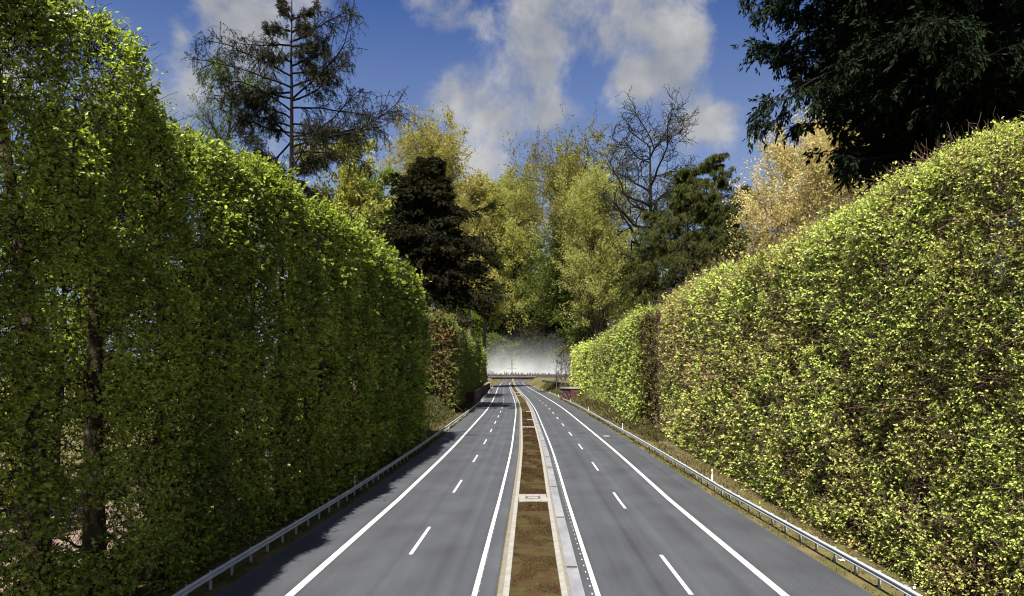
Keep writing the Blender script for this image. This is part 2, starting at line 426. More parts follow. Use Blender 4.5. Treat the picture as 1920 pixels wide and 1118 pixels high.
# concrete channel beside the far left shoulder
tag(sweep('shoulder_channel', [(-13.0, .02), (-12.8, .004), (-12.55, .012)], np.arange(176, 335, 5.0), M['concrete']), kind='structure')
# crossing bridge joint (pale band in the asphalt of the right carriageway)
# covers on the shoulders
for (off, yy, lab) in ((-11.7, 96, 'pale rectangular drain cover on the left hard shoulder'), (10.9, 100, 'pale rectangular drain cover on the right hard shoulder')):
    t = empty('drain_cover', (RX(off, yy), yy, .0)); tag(t, lab, 'drain cover')
    b = MB(); b.box(-.42, .42, -.75, .75, .001, .018, .008); b.build('frame', M['concrete'], t)
    b = MB(); b.box(-.34, .34, -.62, .62, .018, .028, .006); b.build('lid', M['kerb'], t)

# ------------------------------------------------------------------ guard rails
def guard_rail(off, sgn, y0, y1, label, dip=None):
    """sgn = side of the rail that faces the road (+1: towards +x)"""
    t = empty('guard_rail', (0, 0, 0)); tag(t, label, 'guard rail')
    pr = [(0, .75), (.035, .745), (.085, .70), (.085, .66), (.03, .61), (.03, .58), (.085, .53), (.085, .49), (.035, .445), (0, .44),
          (-.012, .447), (.025, .455), (.072, .495), (.072, .525), (.018, .575), (.018, .615), (.072, .665), (.072, .695), (.025, .735), (-.012, .743)]
    ys = np.unique(np.concatenate([np.arange(y0, min(y1, 120), 2.0), np.arange(max(y0, 120), y1, 5.0), [y1]]))
    zf = None
    if dip: zf = lambda Y: -.62 * sstep(y1 - 14, y1, Y)
    rail = sweep('rail', [(off + sgn * (p + .075), z) for p, z in pr], ys, M['steel'], t, closed=True, zf=zf, ends=True)
    py = np.arange(y0 + 1.2, y1 - (16 if dip else 1), 2.0)
    b = MB(); b.box(-.05, .05, -.03, .03, -.25, .70); 
    first = None
    near = py[:98]
    for q, yy in enumerate(near):
        if first is None:
            b2 = MB()
            b2.box(-.05, .05, -.04, -.034, -.25, .70); b2.box(-.05, .05, .034, .04, -.25, .70); b2.box(-.05, -.044, -.034, .034, -.25, .70)
            b2.box(.0, .0739, -.03, .03, .52, .66)
            first = p = b2.build('post', M['steel'], t)
            if sgn < 0: p.scale = (-1, 1, 1)
        else:
            p = first.copy(); C.objects.link(p); p.parent = t
        p.location = (RX(off, yy), yy, 0.06)
    if len(py) > 98:
        mb = MB()
        for yy in py[98:]:
            x = RX(off, yy); mb.box(x - .05, x + .05, yy - .035, yy + .035, -.2, .72)
        tag(mb.build('post', M['steel'], t), kind='stuff')
    return t
guard_rail(-13.08, 1, 14, 510, 'galvanised steel guard rail along the left hard shoulder, below the shaded hedge')
guard_rail(13.72, -1, 14, 322, 'galvanised steel guard rail along the right hard shoulder, below the sunlit hedge', dip=True)

# delineators
def delineator(off, yy, label, sgn):
    X = RX(off, yy); t = empty('delineator_post', (X, yy, gz(X, yy))); tag(t, label, 'delineator post', 'white delineator posts behind the guard rails')
    def prism(z0, z1, sl, name, mat, e=0):
        b = MB()
        P = [(-.07 - e, -.05 - e), (.07 + e, -.05 - e), (.05 + e, .05 + e), (-.05 - e, .05 + e)]
        V = [(x, y, z0) for x, y in P] + [(x, y, z1 + (sl if y > 0 else 0)) for x, y in P]
        b.add(V, [(3, 2, 1, 0), (4, 5, 6, 7), (0, 1, 5, 4), (1, 2, 6, 5), (2, 3, 7, 6), (3, 0, 4, 7)])
        return b.build(name, mat, t)
    prism(-.2, 1.02, .06, 'post', M['white']); prism(.70, .94, 0, 'black_band', M['black'], .004)
    b = MB(); b.box(-.025, .025, -.062, -.055, .73, .91); b.build('reflector', M['glass'], t)
orde = ['nearest', 'second', 'third', 'fourth', 'fifth', 'sixth', 'seventh', 'eighth', 'ninth', 'tenth', 'farthest']
for k, yy in enumerate([54, 105, 158]):
    delineator(-13.75, yy, 'white delineator post with black band behind the left guard rail, %s of three' % ['nearest', 'middle', 'farthest'][k], 1)
for k, yy in enumerate([57, 109, 163, 214, 262, 312, 360, 410, 460, 510]):
    delineator(14.5 if yy < 320 else 14.0, yy, 'white delineator post with black band beside the right shoulder, %s from the camera' % (orde[k] if k else 'nearest'), -1)

# ------------------------------------------------------------------ walls beyond the hedges
t = empty('noise_barrier', (0, 0, 0)); tag(t, 'red brown panelled noise barrier curving along the left shoulder, with a pale wing wall', 'noise barrier')
yb = np.arange(203, 430, 4.0)
def barX(yy): return RX(-14.3, yy)
H0 = 3.6
mb = MB(); cap = MB(); posts = []
for a, c in zip(yb[:-1], yb[1:]):
    xa, xc = barX(a), barX(c)
    h = H0 - .5 * sstep(300, 430, a)
    V = [(xa, a + .08, 0), (xc, c - .08, 0), (xc, c - .08, h), (xa, a + .08, h), (xa - .18, a + .08, 0), (xc - .18, c - .08, 0), (xc - .18, c - .08, h), (xa - .18, a + .08, h)]
    mb.add(V, [(0, 1, 2, 3), (5, 4, 7, 6), (3, 2, 6, 7), (4, 0, 3, 7), (1, 5, 6, 2)])
    V = [(xa + .06, a, h + .003), (xc + .06, c, h + .003), (xc + .06, c, h + .16), (xa + .06, a, h + .16), (xa - .24, a, h + .003), (xc - .24, c, h + .003), (xc - .24, c, h + .16), (xa - .24, a, h + .16)]
    cap.add(V, [(0, 1, 2, 3), (5, 4, 7, 6), (3, 2, 6, 7), (1, 0, 4, 5)])
mb.build('panel', M['redwall'], t); cap.build('coping', M['redpost'], t)
for yy in yb:
    b = MB(); h = H0 - .5 * sstep(300, 430, yy)
    b.box(barX(yy) - .14, barX(yy) + .05, yy - .07, yy + .07, -.1, h + .001); b.build('post', M['redwall' if yy > 204 else 'redpost'], t)
x0 = barX(203)
b = MB(); b.box(x0 - 5.2, x0 - .25, 203.1, 203.3, -.2, 3.5); b.build('return_panel', M['redwall'], t)
b = MB(); b.box(x0 - 5.2, x0 + .1, 202.5, 203.05, -.2, .32, .03); b.build('footing', M['concrete'], t)
b = MB(); b.box(x0 - .14, x0 + .10, 202.9, 203.5, .3, 3.62); b.build('end_panel', M['graffiti'], t)
b = MB()
b.add([(x0 - 4.4, 202.4, 0), (x0 - 9.5, 202.4, 3.9), (x0 - 9.5, 203.06, 3.9), (x0 - 4.4, 203.06, 0), (x0 - 4.4, 202.4, .3), (x0 - 9.5, 202.4, 4.2), (x0 - 9.5, 203.06, 4.2), (x0 - 4.4, 203.06, .3)],
      [(3, 2, 1, 0), (4, 5, 6, 7), (0, 1, 5, 4), (1, 2, 6, 5), (2, 3, 7, 6), (3, 0, 4, 7)])
b.build('wing_coping', M['tan'], t)
xb, ybb = barX(430), 430
b = MB(); b.box(xb - 6.5, xb + .3, ybb + .3, ybb + 1.0, 0, 3.6, .05); b.build('wing_wall', M['concrete'], t)

# culvert headwall on the right
t = empty('culvert_headwall', (0, 0, 0)); tag(t, 'dark red culvert headwall with pale coping set into the right bank', 'headwall')
xr = RX(15.6, 226)
b = MB(); b.box(xr + .1, xr + 8.6, 226.0, 226.4, -.2, 3.9); b.build('front_wall', M['redwall'], t)
b = MB(); b.box(xr - 2.7, xr + .1, 228, 228.4, -.2, 3.9)
b.add([(xr - 2.7, 234, -.2), (xr, 226.02, -.2), (xr, 226.02, 3.9), (xr - 2.7, 234, 3.9), (xr - 2.4, 234.2, -.2), (xr + .3, 226.2, -.2), (xr + .3, 226.2, 3.9), (xr - 2.4, 234.2, 3.9)], [(0, 1, 2, 3), (5, 4, 7, 6), (3, 2, 6, 7), (4, 0, 3, 7)])
b.V = b.V[1:]; b.Q = [b.Q[1] - 8]; b.n -= 8
b.build('side_wall', M['graffiti'], t)
b = MB(); b.add([(xr - 2.95, 234, 3.903), (xr - .2, 225.8, 3.903), (xr + 5.2, 225.8, 3.903), (xr + 5.2, 234, 3.903), (xr - 2.95, 234, 4.35), (xr - .2, 225.8, 4.35), (xr + 5.2, 225.8, 4.35), (xr + 5.2, 234, 4.35)],
      [(3, 2, 1, 0), (4, 5, 6, 7), (0, 1, 5, 4), (1, 2, 6, 5), (2, 3, 7, 6), (3, 0, 4, 7)])
b.build('coping', M['concrete'], t)
b = MB()
b.add([(xr + 4.4, 225.3, 0), (xr + 9.4, 225.3, 3.6), (xr + 9.4, 226.0, 3.6), (xr + 4.4, 226.0, 0), (xr + 4.4, 225.3, .42), (xr + 9.4, 225.3, 4.0), (xr + 9.4, 226.0, 4.0), (xr + 4.4, 226.0, .42)],
      [(3, 2, 1, 0), (4, 5, 6, 7), (0, 1, 5, 4), (1, 2, 6, 5), (2, 3, 7, 6), (3, 0, 4, 7)])
b.build('wing_coping', M['tan'], t)
b = MB(); b.box(xr, xr + 4.4, 225.2, 225.98, -.1, .35, .04); b.build('footing', M['concrete'], t)

# dark fence along the bank top
t = empty('mesh_fence', (0, 0, 0)); tag(t, 'long low dark green fence along the top of the right grass bank', 'fence')
mb = MB(); fy = np.arange(236, 480, 4.0)
fo = lambda yy: np.interp(yy, [236, 300, 650], [20.3, 20.5, 19])
for a, c in zip(fy[:-1], fy[1:]):
    xa, xc = RX(fo(a), a), RX(fo(c), c); za, zc = gz(xa, a), gz(xc, c)
    V = [(xa, a + .05, za), (xc, c - .05, zc), (xc, c - .05, zc + 1.3), (xa, a + .05, za + 1.3), (xa + .06, a + .05, za), (xc + .06, c - .05, zc), (xc + .06, c - .05, zc + 1.3), (xa + .06, a + .05, za + 1.3)]
    mb.add(V, [(3, 2, 1, 0), (4, 5, 6, 7), (0, 1, 5, 4), (1, 2, 6, 5), (2, 3, 7, 6), (3, 0, 4, 7)])
mb.build('panel', M['darkfence'], t)
first = None
for yy in fy[:98]:
    x = RX(fo(yy), yy)
    if first is None:
        b = MB(); b.box(-.05, .05, -.045, .045, -.3, 1.38); first = p = b.build('post', M['darkfence'], t)
    else:
        p = first.copy(); C.objects.link(p); p.parent = t
    p.location = (x + .03, yy, gz(x, yy))

# bridge ------------------------------------------------------------
t = empty('road_bridge', (RX(0, 716), 716, 0)); tag(t, 'low dark red girder bridge crossing the motorway in the distance', 'bridge')
b = MB(); b.box(-25, 25, -5, 5, 4.55, 5.05); b.build('deck', M['iron'], t)
b = MB(); b.box(-22, 22, -4.4, -3.8, 3.35, 4.548); b.box(-22, 22, 3.8, 4.4, 3.35, 4.548); b.build('girder', M['bridge'], t)
b = MB(); b.box(-26, 24, -5.3, -5.05, 4.95, 5.5); b.build('parapet', M['concrete'], t)
b = MB(); b.box(-.9, .9, -4.4, -3.6, -.1, 3.348, .05); b.build('pier', M['concrete'], t)
b = MB(); b.box(-21.8, -20.8, -5, 5, -.2, 3.346); b.build('abutment', M['concrete'], t)
b = MB(); b.box(20.8, 21.8, -5, 5, -.2, 3.346); b.build('abutment', M['concrete'], t)

# pylon -----------------------------------------------------------------
yp = 785.0; t = empty('electricity_pylon', (-.1, yp, 0)); tag(t, 'thin grey electricity pylon standing in the mist beyond the bridge', 'pylon')
b = MB(); hp = 24.6
for sx, sy in ((-1, -1), (1, -1), (1, 1), (-1, 1)): b.bar((sx * 1.5, sy * 1.5, 0), (sx * .18, sy * .18, hp), .14)
for k in range(9):
    z0, z1 = hp * k / 9, hp * (k + 1) / 9
    w0 = 1.5 - 1.32 * k / 9; w1 = 1.5 - 1.32 * (k + 1) / 9
    for s in (-1, 1):
        b.bar((-w0, s * w0, z0), (w1, s * w1, z1), .07); b.bar((w0, s * w0, z0), (-w1, s * w1, z1), .07)
        b.bar((s * w0, -w0, z0), (s * w1, w1, z1), .07)
b.build('mast', M['farbark'], t)
for z, w in ((18.6, 3.6), (14.2, 5.4)):
    b = MB(); b.bar((-w, 0, z), (w, 0, z), .10); b.bar((-w, 0, z), (0, 0, z + 1.2), .07); b.bar((w, 0, z), (0, 0, z + 1.2), .07)
    for s in (-1, 1): b.bar((s * w, 0, z), (s * w, 0, z - 1.1), .07)
    b.build('crossarm', M['farbark'], t)

# ------------------------------------------------------------------ foliage builders
def leaf_mesh(name, pos, axis, nrm, Ln, Wd, mat, parent, tint, fancy=False):
    axis = norm(axis); b = norm(np.cross(nrm, axis)); nn = np.cross(axis, b)
    Ln = np.broadcast_to(np.asarray(Ln, float), (len(pos),))[:, None]; Wd = np.broadcast_to(np.asarray(Wd, float), (len(pos),))[:, None]
    k = np.arange(len(pos))[:, None]
    if fancy:
        fold = nn * Wd * .18
        V = np.stack([pos, pos + axis * Ln * .32 + b * Wd * .48 + fold, pos + axis * Ln * .68 + b * Wd * .40 + fold * .7, pos + axis * Ln - nn * Ln * .06,
                      pos + axis * Ln * .68 - b * Wd * .40 + fold * .7, pos + axis * Ln * .32 - b * Wd * .48 + fold], 1)
        Q = (k[:, :, None] * 6 + np.array([[0, 1, 2, 3], [0, 3, 4, 5]])[None]).reshape(-1, 4)
        return mesh_np(name, V.reshape(-1, 3), [Q], mat, parent, tint=np.repeat(tint, 2))
    V = np.stack([pos, pos + axis * Ln * .45 + b * Wd * .5, pos + axis * Ln, pos + axis * Ln * .45 - b * Wd * .5 + nn * Wd * .25], 1)
    Q = (k * 4 + np.arange(4)[None]).reshape(-1, 4)
    return mesh_np(name, V.reshape(-1, 3), [Q], mat, parent, tint=tint)

def spawn(P, R, n, t0, t1, ang, asd, length, K, up=0.0, wig=0.15, rk=0.6, planar=False, lprof=None, tb=1.0, upend=0.0):
    """children polylines on parents P (B,K,3)"""
    B, Kp, _ = P.shape
    idx = np.repeat(np.arange(B), n)
    t = t0 + (t1 - t0) * rng.random(len(idx)) ** tb
    s = t * (Kp - 1); i = np.minimum(s.astype(int), Kp - 2); f = (s - i)[:, None]
    p0 = P[idx, i] * (1 - f) + P[idx, i + 1] * f
    tan = norm(P[idx, i + 1] - P[idx, i])
    r0 = R[idx, i] * (1 - f[:, 0]) + R[idx, i + 1] * f[:, 0]
    if planar:
        per = norm(np.cross(tan, np.array([0, 0, 1.0])) + 1e-6) * np.sign(rng.random(len(idx)) - .5)[:, None] + rng.normal(size=(len(idx), 3)) * .18
        per = norm(per - (per * tan).sum(-1, keepdims=True) * tan)
    else:
        per = rdir(len(idx)); per = norm(per - (per * tan).sum(-1, keepdims=True) * tan)
    a = np.radians(ang + asd * rng.normal(size=len(idx)))[:, None]
    d = norm(np.cos(a) * tan + np.sin(a) * per)
    plen = np.linalg.norm(np.diff(P, axis=1), axis=-1).sum(1)[idx]
    Lc = length(t, plen) * (0.7 + .6 * rng.random(len(idx)))
    pts = [p0]
    for q in range(1, K):
        u = up + (upend if q > K * .55 else 0)
        d = norm(d + np.array([0, 0, u]) / K * 3 + rng.normal(size=d.shape) * wig)
        pts.append(pts[-1] + d * (Lc / (K - 1))[:, None])
    C_ = np.stack(pts, 1)
    rs = np.minimum(r0 * rk, Lc * .045)
    Rr = rs[:, None] * np.linspace(1, .22, K)[None]
    return C_, Rr, t

def trunk_poly(base, H, r, K=14, lean=(0, 0), wig=.006, top=.15):
    z = np.linspace(0, 1, K)
    w = np.cumsum(rng.normal(size=(K, 2)) * wig * H, 0) * z[:, None]
    P = np.stack([base[0] + lean[0] * z ** 1.5 + w[:, 0], base[1] + lean[1] * z + w[:, 1], base[2] - .4 + (H + .4) * z], -1)
    Rr = r * (1 - z * (1 - top)) + r * .5 * np.exp(-z * 40)
    return P[None], Rr[None]

def leaves_on(P, n, t0, t1, Ln, Wd, spread=.8, upb=.5, droop=0., jit=.1):
    B, K, _ = P.shape
    idx = np.repeat(np.arange(B), n); t = t0 + (t1 - t0) * rng.random(len(idx))
    s = t * (K - 1); i = np.minimum(s.astype(int), K - 2); f = (s - i)[:, None]
    pos = P[idx, i] * (1 - f) + P[idx, i + 1] * f + rng.normal(size=(len(idx), 3)) * jit
    tan = norm(P[idx, i + 1] - P[idx, i])
    ax = norm(tan + rdir(len(idx)) * spread + np.array([0, 0, -droop]))
    nr = norm(rdir(len(idx)) + np.array([0, 0, upb]))
    sc = .65 + .7 * rng.random(len(idx))
    return pos, ax, nr, Ln * sc, Wd * sc

def emit_tree(name, base, woods, leafs, bark, leafm, label, cat, group=None, tb=(0, 1), clump=None):
    t = empty(name, base); tag(t, label, cat, group)
    off = np.array(base)
    for nm, lst in woods:
        mb = MB()
        for P, R, S in lst:
            V, Q = tubes(P - off, R, S); mb.add(V, Q)
        mb.build(nm, bark, t, smooth=True)
    if leafs:
        pos, ax, nr, Ln, Wd = [np.concatenate([l[i] for l in leafs]) for i in range(5)]
        tint = tb[0] + (tb[1] - tb[0]) * np.clip(.5 * rng.random(len(pos)) + .5 * vnoise(pos, clump or 3.0) + .12 * rng.normal(size=len(pos)), 0, 1)
        leaf_mesh('crown', pos - off, ax, nr, Ln, Wd, leafm, t, np.clip(tint, 0, 1))
    return t

def place(px, d, ytop, wpx):
    X = (px - 960) * d / F
    Z0 = gz(X, d) if d < 900 else 0.0
    return X, Z0, CAMH + (HZ - ytop) * d / F - Z0, wpx * d / F

def broadleaf(name, label, px, d, ytop, wpx, leafm, bark='bark', cat='tree', group=None, cb=.3, n1=30, n2=7, n3=5, nl=14, ang=48, up=.25, tr=None, lsz=1.0,
              leader=.92, lean=0, wig=.15, fat=1.0, asp=.55, tc=.62, bare=False, trwig=.006, l2leaf=True, tint=(0, 1), basepx=None, clump=None):
    X, Z0, H, R = place(px, d, ytop, wpx)
    bx = X if basepx is None else (basepx - 960) * d / F
    base = (bx, d, Z0); s = d / 700.0
    leader = min(leader, max(.45, 1 - .62 * R / H))
    T, TR = trunk_poly(base, H * leader, tr or H * .013, lean=(X - bx + lean, 0), wig=trwig)
    def prof(t, pl):
        u = (t - tc) / np.where(t > tc, 1.03 - tc + .12, tc - cb + .15)
        return R * np.sqrt(np.clip(1 - u * u, .06, 1)) * .95
    A, AR, t1 = spawn(T, TR, n1, cb, 1, ang, 9, prof, 8, up=up, wig=wig, rk=.55, tb=.9)
    AR = AR * (1 + .25 * (fat - 1))
    Bq, BR, _ = spawn(A, AR, n2, .2, 1, 42, 12, lambda t, pl: pl * .5 * (1.15 - .6 * t), 6, up=up * .5, wig=wig * 1.2, rk=.6)
    woods = [('trunk', [(T, TR, 9)]), ('branches', [(A, AR, 5), (Bq, np.maximum(BR, s * .09 * fat), 3)])]
    Cq, CR, _ = spawn(Bq, BR, n3, .25, 1, 40, 14, lambda t, pl: pl * .52, 5, up=up * .4, wig=wig * 1.3, rk=.6)
    woods[1][1].append((Cq, np.maximum(CR, s * .055 * fat), 3))
    leafs = []
    if not bare:
        leafs.append(leaves_on(Cq, int(nl * 2.2), .1, 1.05, s * 2.9 * lsz, s * 2.9 * lsz * asp, jit=s * 1.4))
        if l2leaf: leafs.append(leaves_on(Bq, max(2, int(nl * 1.4)), .3, 1.05, s * 2.9 * lsz, s * 2.9 * lsz * asp, jit=s * 1.4))
    return emit_tree(name, base, woods, leafs, M[bark], L[leafm] if leafm else None, label, cat, group, tb=tint, clump=clump)

def conifer(name, label, px, d, ytop, wpx, leafm, bark='barkdark', n1=130, n2=14, nl=9, cb=.08, ang=88, droop=-.25, upend=.25, pw=.85, lsz=1.0, cat='conifer', group=None, hang=.25, lean=0, asp=.3, fullbase=0., l2up=-.1):
    X, Z0, H, R = place(px, d, ytop, wpx)
    base = (X - lean, d, Z0); s = d / 700.0
    T, TR = trunk_poly(base, H, H * .014, lean=(lean, 0), wig=.003, top=.04)
    A, AR, _ = spawn(T, TR, n1, cb, .985, ang, 8, lambda t, pl: R * np.clip(1.02 - t, .02, 1) ** pw / (1 - cb) ** pw * (.8 + .5 * rng.random(len(t)) ** 2), 7, up=droop, upend=upend, wig=.08, rk=.4)
    Bq, BR, _ = spawn(A, AR, n2, .12, 1, 50, 10, lambda t, pl: np.maximum(pl * .38 * (1.1 - .7 * t), s * 2.5), 4, up=l2up, wig=.12, rk=.6, planar=True)
    leafs = [leaves_on(Bq, int(nl * 2.2), .05, 1.05, s * 4.0 * lsz, s * 4.0 * lsz * asp, spread=.7, upb=.6, droop=hang, jit=s * 1.0),
             leaves_on(A, nl * 3, .25, 1.05, s * 3.0 * lsz, s * 3.0 * lsz * asp, spread=.8, upb=.6, droop=hang, jit=s * .6)]
    woods = [('trunk', [(T, TR, 8)]), ('branches', [(A, np.maximum(AR, s * .12), 4), (Bq, np.maximum(BR, s * .05), 3)])]
    return emit_tree(name, base, woods, leafs, M[bark], L[leafm], label, cat, group)

# ------------------------------------------------------------------ hedges
def hedge(label, xf, y0, y1, hfun, T, sgn, leafm, twigm, dens, twigs, r_top=1.6, zb=0.0, near_only=True, spread=.5, leafL=.2, backd=.18, holes=.35, tint=(0, 1), ends=(True, False), trunk_sp=3.6, tr=.26, sprout=.06, brown=None, maxs=2.3, row=.5, endd=1.0, colmod=0.0, bumpy=.45, nearhole=0.0, limb=.9):
    """xf(y): road face, sgn: +1 if the hedge lies at larger x than its face"""
    t = empty('hedge', (float(xf(y0)) + sgn * T / 2, y0, zb)); tag(t, label, 'hedge')
    off = np.array(t.location)
    lod = lambda y: np.clip(np.abs(y) / 34.0, .75, maxs)
    def shell(nper, y0, y1, lo, hi):
        """random points on the cross-section outline from arc fraction lo to hi"""
        n = int(nper)
        # choose y with pdf ~ 1/lod^2
        yy = y0 + (y1 - y0) * rng.random(n * 4)
        keep = rng.random(n * 4) < (.75 / lod(yy)) ** 2
        yy = yy[keep]
        h = hfun(yy); per = (h - r_top) * 2 + T - 2 * r_top + math.pi * r_top
        u = (lo + (hi - lo) * rng.random(len(yy))) * per
        hs = h - r_top; q = math.pi * r_top / 2
        x = np.zeros_like(u); z = np.zeros_like(u); nx = np.zeros_like(u); nz = np.zeros_like(u)
        a = u < hs; x[a] = 0; z[a] = u[a]; nx[a] = -1
        b = (u >= hs) & (u < hs + q); th = (u - hs) / r_top
        x[b] = r_top * (1 - np.cos(th[b])); z[b] = hs[b] + r_top * np.sin(th[b]); nx[b] = -np.cos(th[b]); nz[b] = np.sin(th[b])
        w = T - 2 * r_top
        c = (u >= hs + q) & (u < hs + q + w); x[c] = r_top + (u - hs - q)[c]; z[c] = h[c]; nz[c] = 1
        d = (u >= hs + q + w) & (u < hs + 2 * q + w); th2 = (u - hs - q - w) / r_top
        x[d] = T - r_top + r_top * np.sin(th2[d]); z[d] = hs[d] + r_top * np.cos(th2[d]); nx[d] = np.sin(th2[d]); nz[d] = np.cos(th2[d])
        e = u >= hs + 2 * q + w; x[e] = T; z[e] = (hs - (u - hs - 2 * q - w))[e]; nx[e] = 1
        P = np.stack([xf(yy) + sgn * x, yy, zb + np.maximum(z, .05)], -1); Nn = np.stack([sgn * nx, np.zeros_like(nx), nz], -1)
        return P, Nn
    # shares of the outline
    hm = float(np.mean(hfun(np.linspace(y0, y1, 20)))); per = 2 * (hm - r_top) + T - 2 * r_top + math.pi * r_top
    f1 = (hm - r_top) / per; f2 = (per - (hm - r_top)) / per
    area = lambda frac: frac * per * (y1 - y0)
    PP = []; NN = []
    def take(k, lo, hi):
        P, Nn = shell(k * area(hi - lo) / 4 * 1.0, y0, y1, lo, hi); PP.append(P); NN.append(Nn)
    take(dens, 0, f1 + .02); take(dens, f1 + .02, f2); take(dens * backd, f2, 1)
    for ey, sg, on in ((y0, -1, ends[0]), (y1, 1, ends[1])):
        if not on: continue
        h = float(hfun(np.array([ey]))[0]); n = int(dens * endd * T * h * (.75 / float(lod(ey))) ** 2)
        x = rng.random(n) * T; z = rng.random(n) * h
        ex = np.minimum(x, T - x); cut = (z > h - r_top) & (ex < r_top) & ((r_top - ex) ** 2 + (z - h + r_top) ** 2 > r_top ** 2)
        x, z = x[~cut], z[~cut]
        PP.append(np.stack([xf(np.full(len(x), ey)) + sgn * x, np.full(len(x), ey), zb + z], -1)); NN.append(np.tile([[0, sg, 0.0]], (len(x), 1)))
    P = np.concatenate(PP); Nn = np.concatenate(NN)
    s = lod(P[:, 1])
    # round the vertical end edges, bump the face, thin it in places
    bump = (vnoise(P, 3.1) - .5) * bumpy + (vnoise(P + 50, 7.0) - .5) * min(1.0, bumpy * 1.3)
    edge = np.minimum(np.abs(P[:, 1] - y0) if ends[0] else 99, np.abs(P[:, 1] - y1) if ends[1] else 99)
    rr = 1.3 * (1 - sstep(0, 1.6, edge)) * (np.abs(Nn[:, 0]) > .3)
    dep = rng.exponential(.38, len(P))
    P = P + Nn * (bump - dep - rr)[:, None]
    dn = vnoise(P + 17, 1.5) * .55 + vnoise(P + 31, .75) * .45
    keep = dn > (holes + nearhole * (1 - sstep(26, 34, P[:, 1])) + colmod * np.cos(2 * math.pi * (P[:, 1] - y0 - 1.6) / trunk_sp) * (1 - sstep(45, 70, P[:, 1])) + .12 * rng.normal(size=len(P)))
    P, Nn, s = P[keep], Nn[keep], s[keep]; n = len(P)
    # twigs with leaves
    d = norm(Nn * .75 + np.array([0, 0, .45]) + rdir(n) * .95)
    Lt = (.35 + .5 * rng.random(n)) * s ** .8
    sp = rng.random(n) < sprout * (1 + 2.5 * (Nn[:, 2] > .5)); Lt = np.where(sp, Lt * 2.3, Lt); d = np.where(sp[:, None], norm(d + np.array([0, 0, 1.0]) * (.4 + .9 * Nn[:, 2:3])), d)
    K = 4; pts = [P - d * Lt[:, None] * .5]; dd = d
    for q in range(1, K):
        dd = norm(dd + rng.normal(size=dd.shape) * .28); pts.append(pts[-1] + dd * (Lt / (K - 1))[:, None])
    TW = np.stack(pts, 1); TR = (.010 * s ** .9)[:, None] * np.linspace(1.25, .6, K)[None] * (.7 + .8 * rng.random((n, 1)))
    nl = 6
    idx = np.repeat(np.arange(n), nl); tt = .25 + .8 * rng.random(len(idx)); ss = np.clip(tt * (K - 1), 0, K - 1.001); ii = ss.astype(int); ff = (ss - ii)[:, None]
    pos = TW[idx, ii] * (1 - ff) + TW[idx, ii + 1] * ff
    tan = norm(TW[idx, ii + 1] - TW[idx, ii])
    ax = norm(tan * .6 + rdir(len(idx)) * .9 + Nn[idx] * .3 + np.array([0, 0, -.15]))
    nr = norm(np.array([0, 0, 1.0]) * .8 + Nn[idx] * .5 + rdir(len(idx)) * .75)
    Ls = leafL * s[idx] * (.6 + .75 * rng.random(len(idx)))
    kk = rng.random(len(idx)) < (.45 + .9 * dn[keep][idx])
    pos, ax, nr, Ls, idk = pos[kk], ax[kk], nr[kk], Ls[kk], idx[kk]
    tv = .45 * rng.random(len(pos)) + .75 * (vnoise(pos + 9, 2.6) * .6 + vnoise(pos, 9.) * .4) - .1 + .1 * rng.normal(size=len(pos))
    if brown is not None: tv = tv - brown(pos)
    leaf_mesh('foliage', pos - off, ax, nr, Ls, Ls * .62, L[leafm], t, tint[0] + (tint[1] - tint[0]) * np.clip(tv, 0, 1), fancy=True)
    # trunks
    ty = np.arange(y0 + 1.6, y1 - .5, trunk_sp); limbs = []; limr = []
    for yy in ty:
        bx = float(xf(yy)) + sgn * T * (row + .04 * rng.normal()); H = float(hfun(np.array([yy]))[0])
        Pt, Rt = trunk_poly((bx, yy + .3 * rng.normal(), zb), H * .90, tr + .12 * rng.random(), K=12, wig=.006, top=.2)
        mb = MB(); V, Qd = tubes(Pt - off, Rt, 8); mb.add(V, Qd); mb.build('trunk', M['bark'], t, smooth=True)
        A, AR, _ = spawn(Pt, Rt, 22, .06, 1, 62, 12, lambda t_, pl: ((1.2 + 2.2 * rng.random(len(t_))) * T / 6 + .6) * limb * (1 - .4 * t_), 6, up=.22, wig=.22, rk=.32)
        limbs.append(A); limr.append(AR)
    A = np.concatenate(limbs); AR = np.concatenate(limr)
    Bq, BR, _ = spawn(A, AR, 3, .2, 1, 45, 15, lambda t_, pl: pl * .55, 5, up=.1, wig=.25, rk=.55)
    # loose twig tangle behind the face
    m = int(n * twigs); pick = rng.integers(0, n, m); q0 = P[pick] - Nn[pick] * (.1 + .7 * rng.random((m, 1))); sl = s[pick]
    td = norm(rdir(m) + Nn[pick] * .2 + np.array([0, 0, .25])); pts = [q0]; tl = (.7 + 1.2 * rng.random(m)) * sl ** .6
    for q in range(1, 5):
        td = norm(td + rng.normal(size=td.shape) * .33); pts.append(pts[-1] + td * (tl / 4)[:, None])
    TG = np.stack(pts, 1); TGR = (.011 * sl ** .9 * (.6 + rng.random(m)))[:, None] * np.linspace(1.2, .6, 5)[None]
    mb = MB()
    for a, b_, S in ((A, AR, 5), (Bq, np.maximum(BR, .02), 3), (TG, TGR, 3), (TW[::2], TR[::2], 3)):
        V, Qd = tubes(a - off, b_, S); mb.add(V, Qd)
    mb.build('branches', M[twigm], t, smooth=True)
    print('hedge', label[:30], 'twigs', n, 'leaves', len(pos))
    return t

